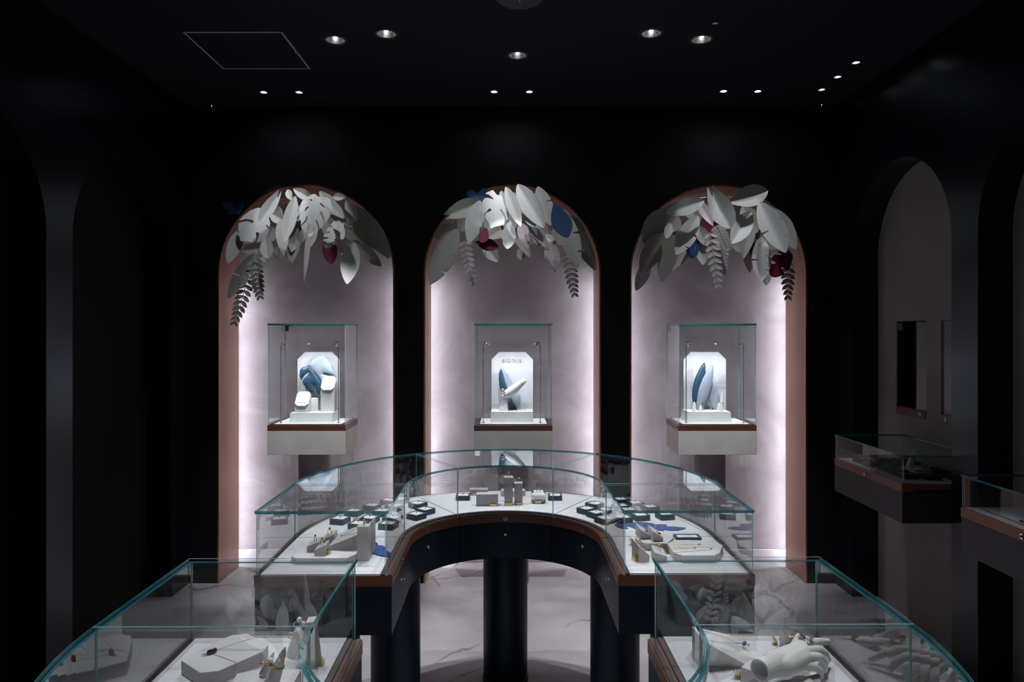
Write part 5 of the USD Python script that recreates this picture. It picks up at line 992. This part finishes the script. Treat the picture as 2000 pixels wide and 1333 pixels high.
# ================================================================ cases along the right wall
def wall_case(y0, y1, label):
    x0, x1 = 1.750, 2.116; zb, zw, zd, zg = 0.672, 0.812, 0.849, 0.977
    t = Thing('wall_display_case', label, 'display case', ((x0 + x1) / 2, (y0 + y1) / 2, zb))
    t.part('cabinet', bx(x0 + 0.002, x1, y0, y1, zb, zw - 0.0005, 0.001), 'charcoal2')
    t.part('wood_band', bx(x0, x1, y0 + 0.012, y1 - 0.012, zw, zd, 0.0008), 'wood_red')
    t.part('corner_band', bx(x0, x0 + 0.05, y0, y0 + 0.0112, zw, zd), 'wood_red'); t.part('corner_band', bx(x0, x0 + 0.05, y1 - 0.0112, y1, zw, zd), 'wood_red')
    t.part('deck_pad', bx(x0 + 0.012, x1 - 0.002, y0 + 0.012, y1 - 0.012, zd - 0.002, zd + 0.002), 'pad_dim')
    pane(t, 'front_pane', wallstrip([(x0 + 0.006, y0 + 0.002), (x0 + 0.006, y1 - 0.002)], zd, zg - 0.008, 0.007))
    pane(t, 'end_pane', wallstrip([(x0 + 0.011, y0 + 0.005), (x1 - 0.002, y0 + 0.005)], zd, zg - 0.008, 0.007))
    pane(t, 'end_pane', wallstrip([(x0 + 0.011, y1 - 0.005), (x1 - 0.002, y1 - 0.005)], zd, zg - 0.008, 0.007))
    pane(t, 'top_pane', flatpane(sbox(x0, y0, x1 - 0.001, y1), zg - 0.008, zg))
    c = V([x0, (y0 + y1) / 2, zw + 0.018]); n = V([-1.0, 0, 0])
    t.part('lock', lathe([(0.0045, 0), (0.009, 0.001), (0.010, 0.003), (0.007, 0.004), (0.0045, 0.003)], 24, c, n), 'chrome', 40)
    return zd + 0.002
zc = wall_case(3.196, 3.863, 'dark display case with ring boxes in the arch of the right wall')
wall_case(2.108, 2.775, 'dark display case at the right edge of the picture, cut by it')
n = 0
pos = [(1.83, 3.72), (1.93, 3.72), (2.03, 3.72), (1.83, 3.62), (1.93, 3.62), (2.03, 3.62), (1.85, 3.50), (1.85, 3.41), (1.85, 3.32), (2.05, 3.50), (2.05, 3.41), (2.05, 3.31), (1.94, 3.30)]
for k, (x, y) in enumerate(pos):
    px, py = 1000 + x / y * FPX, HOR + (EYE - zc - 0.021) / y * FPX
    row, kk, nn = (('far double row', k, 6), ('row along the front glass', k - 6, 3), ('row along the wall', k - 9, 3), ('', 0, 1))[0 if k < 6 else 1 if k < 9 else 2 if k < 12 else 3]
    where = ('far front', 'far middle', 'far wall-side', 'near front', 'near middle', 'near wall-side')[kk] if nn == 6 else ('farthest', 'middle', 'nearest')[kk] if nn == 3 else ''
    ring_box(px, py, 0.0, f'black ring box, right wall case: {where} one of the {row}' if row else 'black ring box, right wall case: nearest one, before the silver bars', zc, 'boxblack', 1.15, None, group='black ring boxes')
t = Thing('bracelet_stand', 'pair of shiny silver bars on a pale block, right wall case', 'jewelry stand', (1.95, 3.43, zc))
t.part('block', bx(1.915, 1.995, 3.375, 3.47, zc, zc + 0.03, 0.002), 'suede')
for k in range(2): t.part('silver_bar', tube([(1.905 + 0.055 * k, 3.40, zc + 0.034), (1.94 + 0.055 * k, 3.385, zc + 0.046), (1.975 + 0.045 * k, 3.38, zc + 0.036)], 0.005, 10), 'silver', True)
t.part('neck', tube([(1.93, 3.45, zc + 0.03), (1.94, 3.45, zc + 0.07), (1.965, 3.45, zc + 0.105)], [0.02, 0.013, 0.016], 14), 'suede', True)
t = Thing('bracelet_stand', 'silver bangle on a pale block in the case at the right edge', 'jewelry stand', (1.93, 2.55, zc))
t.part('block', bx(1.86, 1.99, 2.46, 2.56, zc, zc + 0.032, 0.002), 'suede')
t.part('silver_bangle', tube([(1.88 + 0.09 * k / 11, 2.50 + 0.018 * math.sin(k * 1.3), zc + 0.046 + 0.010 * math.cos(k * 1.7)) for k in range(12)], 0.005, 10), 'silver', True)
t.part('rose_bead', sphere((1.955, 2.475, zc + 0.04), 0.008, 2), 'rosegold', True)
single('pen', tube([(1.82, 2.55, zc + 0.004), (1.86, 2.44, zc + 0.004)], 0.004, 8), 'black', 'thin black stick lying in the case at the right edge', 'stick', True)
# two small vitrines let into the recess wall
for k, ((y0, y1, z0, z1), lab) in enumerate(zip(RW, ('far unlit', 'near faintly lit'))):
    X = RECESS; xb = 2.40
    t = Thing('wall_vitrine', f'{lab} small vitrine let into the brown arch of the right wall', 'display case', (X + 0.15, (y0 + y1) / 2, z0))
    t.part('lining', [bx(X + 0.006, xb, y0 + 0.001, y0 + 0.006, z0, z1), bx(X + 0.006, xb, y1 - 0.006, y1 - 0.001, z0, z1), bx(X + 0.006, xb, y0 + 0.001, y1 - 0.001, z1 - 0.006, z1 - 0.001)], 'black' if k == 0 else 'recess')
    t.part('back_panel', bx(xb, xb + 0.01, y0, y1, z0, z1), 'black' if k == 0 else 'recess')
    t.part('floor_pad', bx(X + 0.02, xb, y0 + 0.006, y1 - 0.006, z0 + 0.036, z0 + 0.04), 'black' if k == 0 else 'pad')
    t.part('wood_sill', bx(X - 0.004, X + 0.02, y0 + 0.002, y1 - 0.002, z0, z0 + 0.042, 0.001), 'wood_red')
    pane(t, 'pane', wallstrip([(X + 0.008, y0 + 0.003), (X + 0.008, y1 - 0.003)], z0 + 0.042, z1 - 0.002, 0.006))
    yl = (y0 + 0.045) if k == 0 else (y1 - 0.045)
    t.part('lock', lathe([(0.0045, 0), (0.009, 0.001), (0.010, 0.003), (0.007, 0.004), (0.0045, 0.003)], 24, (X - 0.004, yl, z0 + 0.021), (-1, 0, 0)), 'chrome', 40)
    if k == 0: t.part('hinge', bx(X + 0.003, X + 0.012, y1 - 0.05, y1 - 0.008, z1 - 0.05, z1 - 0.01, 0.001), 'wood_red')
    else:
        t.part('lamp_rod', cyl((X + 0.08, y1 - 0.10), 0.003, z0 + 0.04, z1 - 0.15, 12), 'charcoal', 40); t.part('lamp_head', sphere((X + 0.08, y1 - 0.10, z1 - 0.145), 0.009, 2), 'chrome', True); t.part('lens', sphere((X + 0.073, y1 - 0.104, z1 - 0.151), 0.004, 1), 'glow_dot', True)
        spot('wall_vitrine_spot', (X + 0.10, y1 - 0.115, z1 - 0.15), (2.32, y0 + 0.08, z0 + 0.05), 0.14, 34, 0.006, (0.8, 0.78, 1.0))
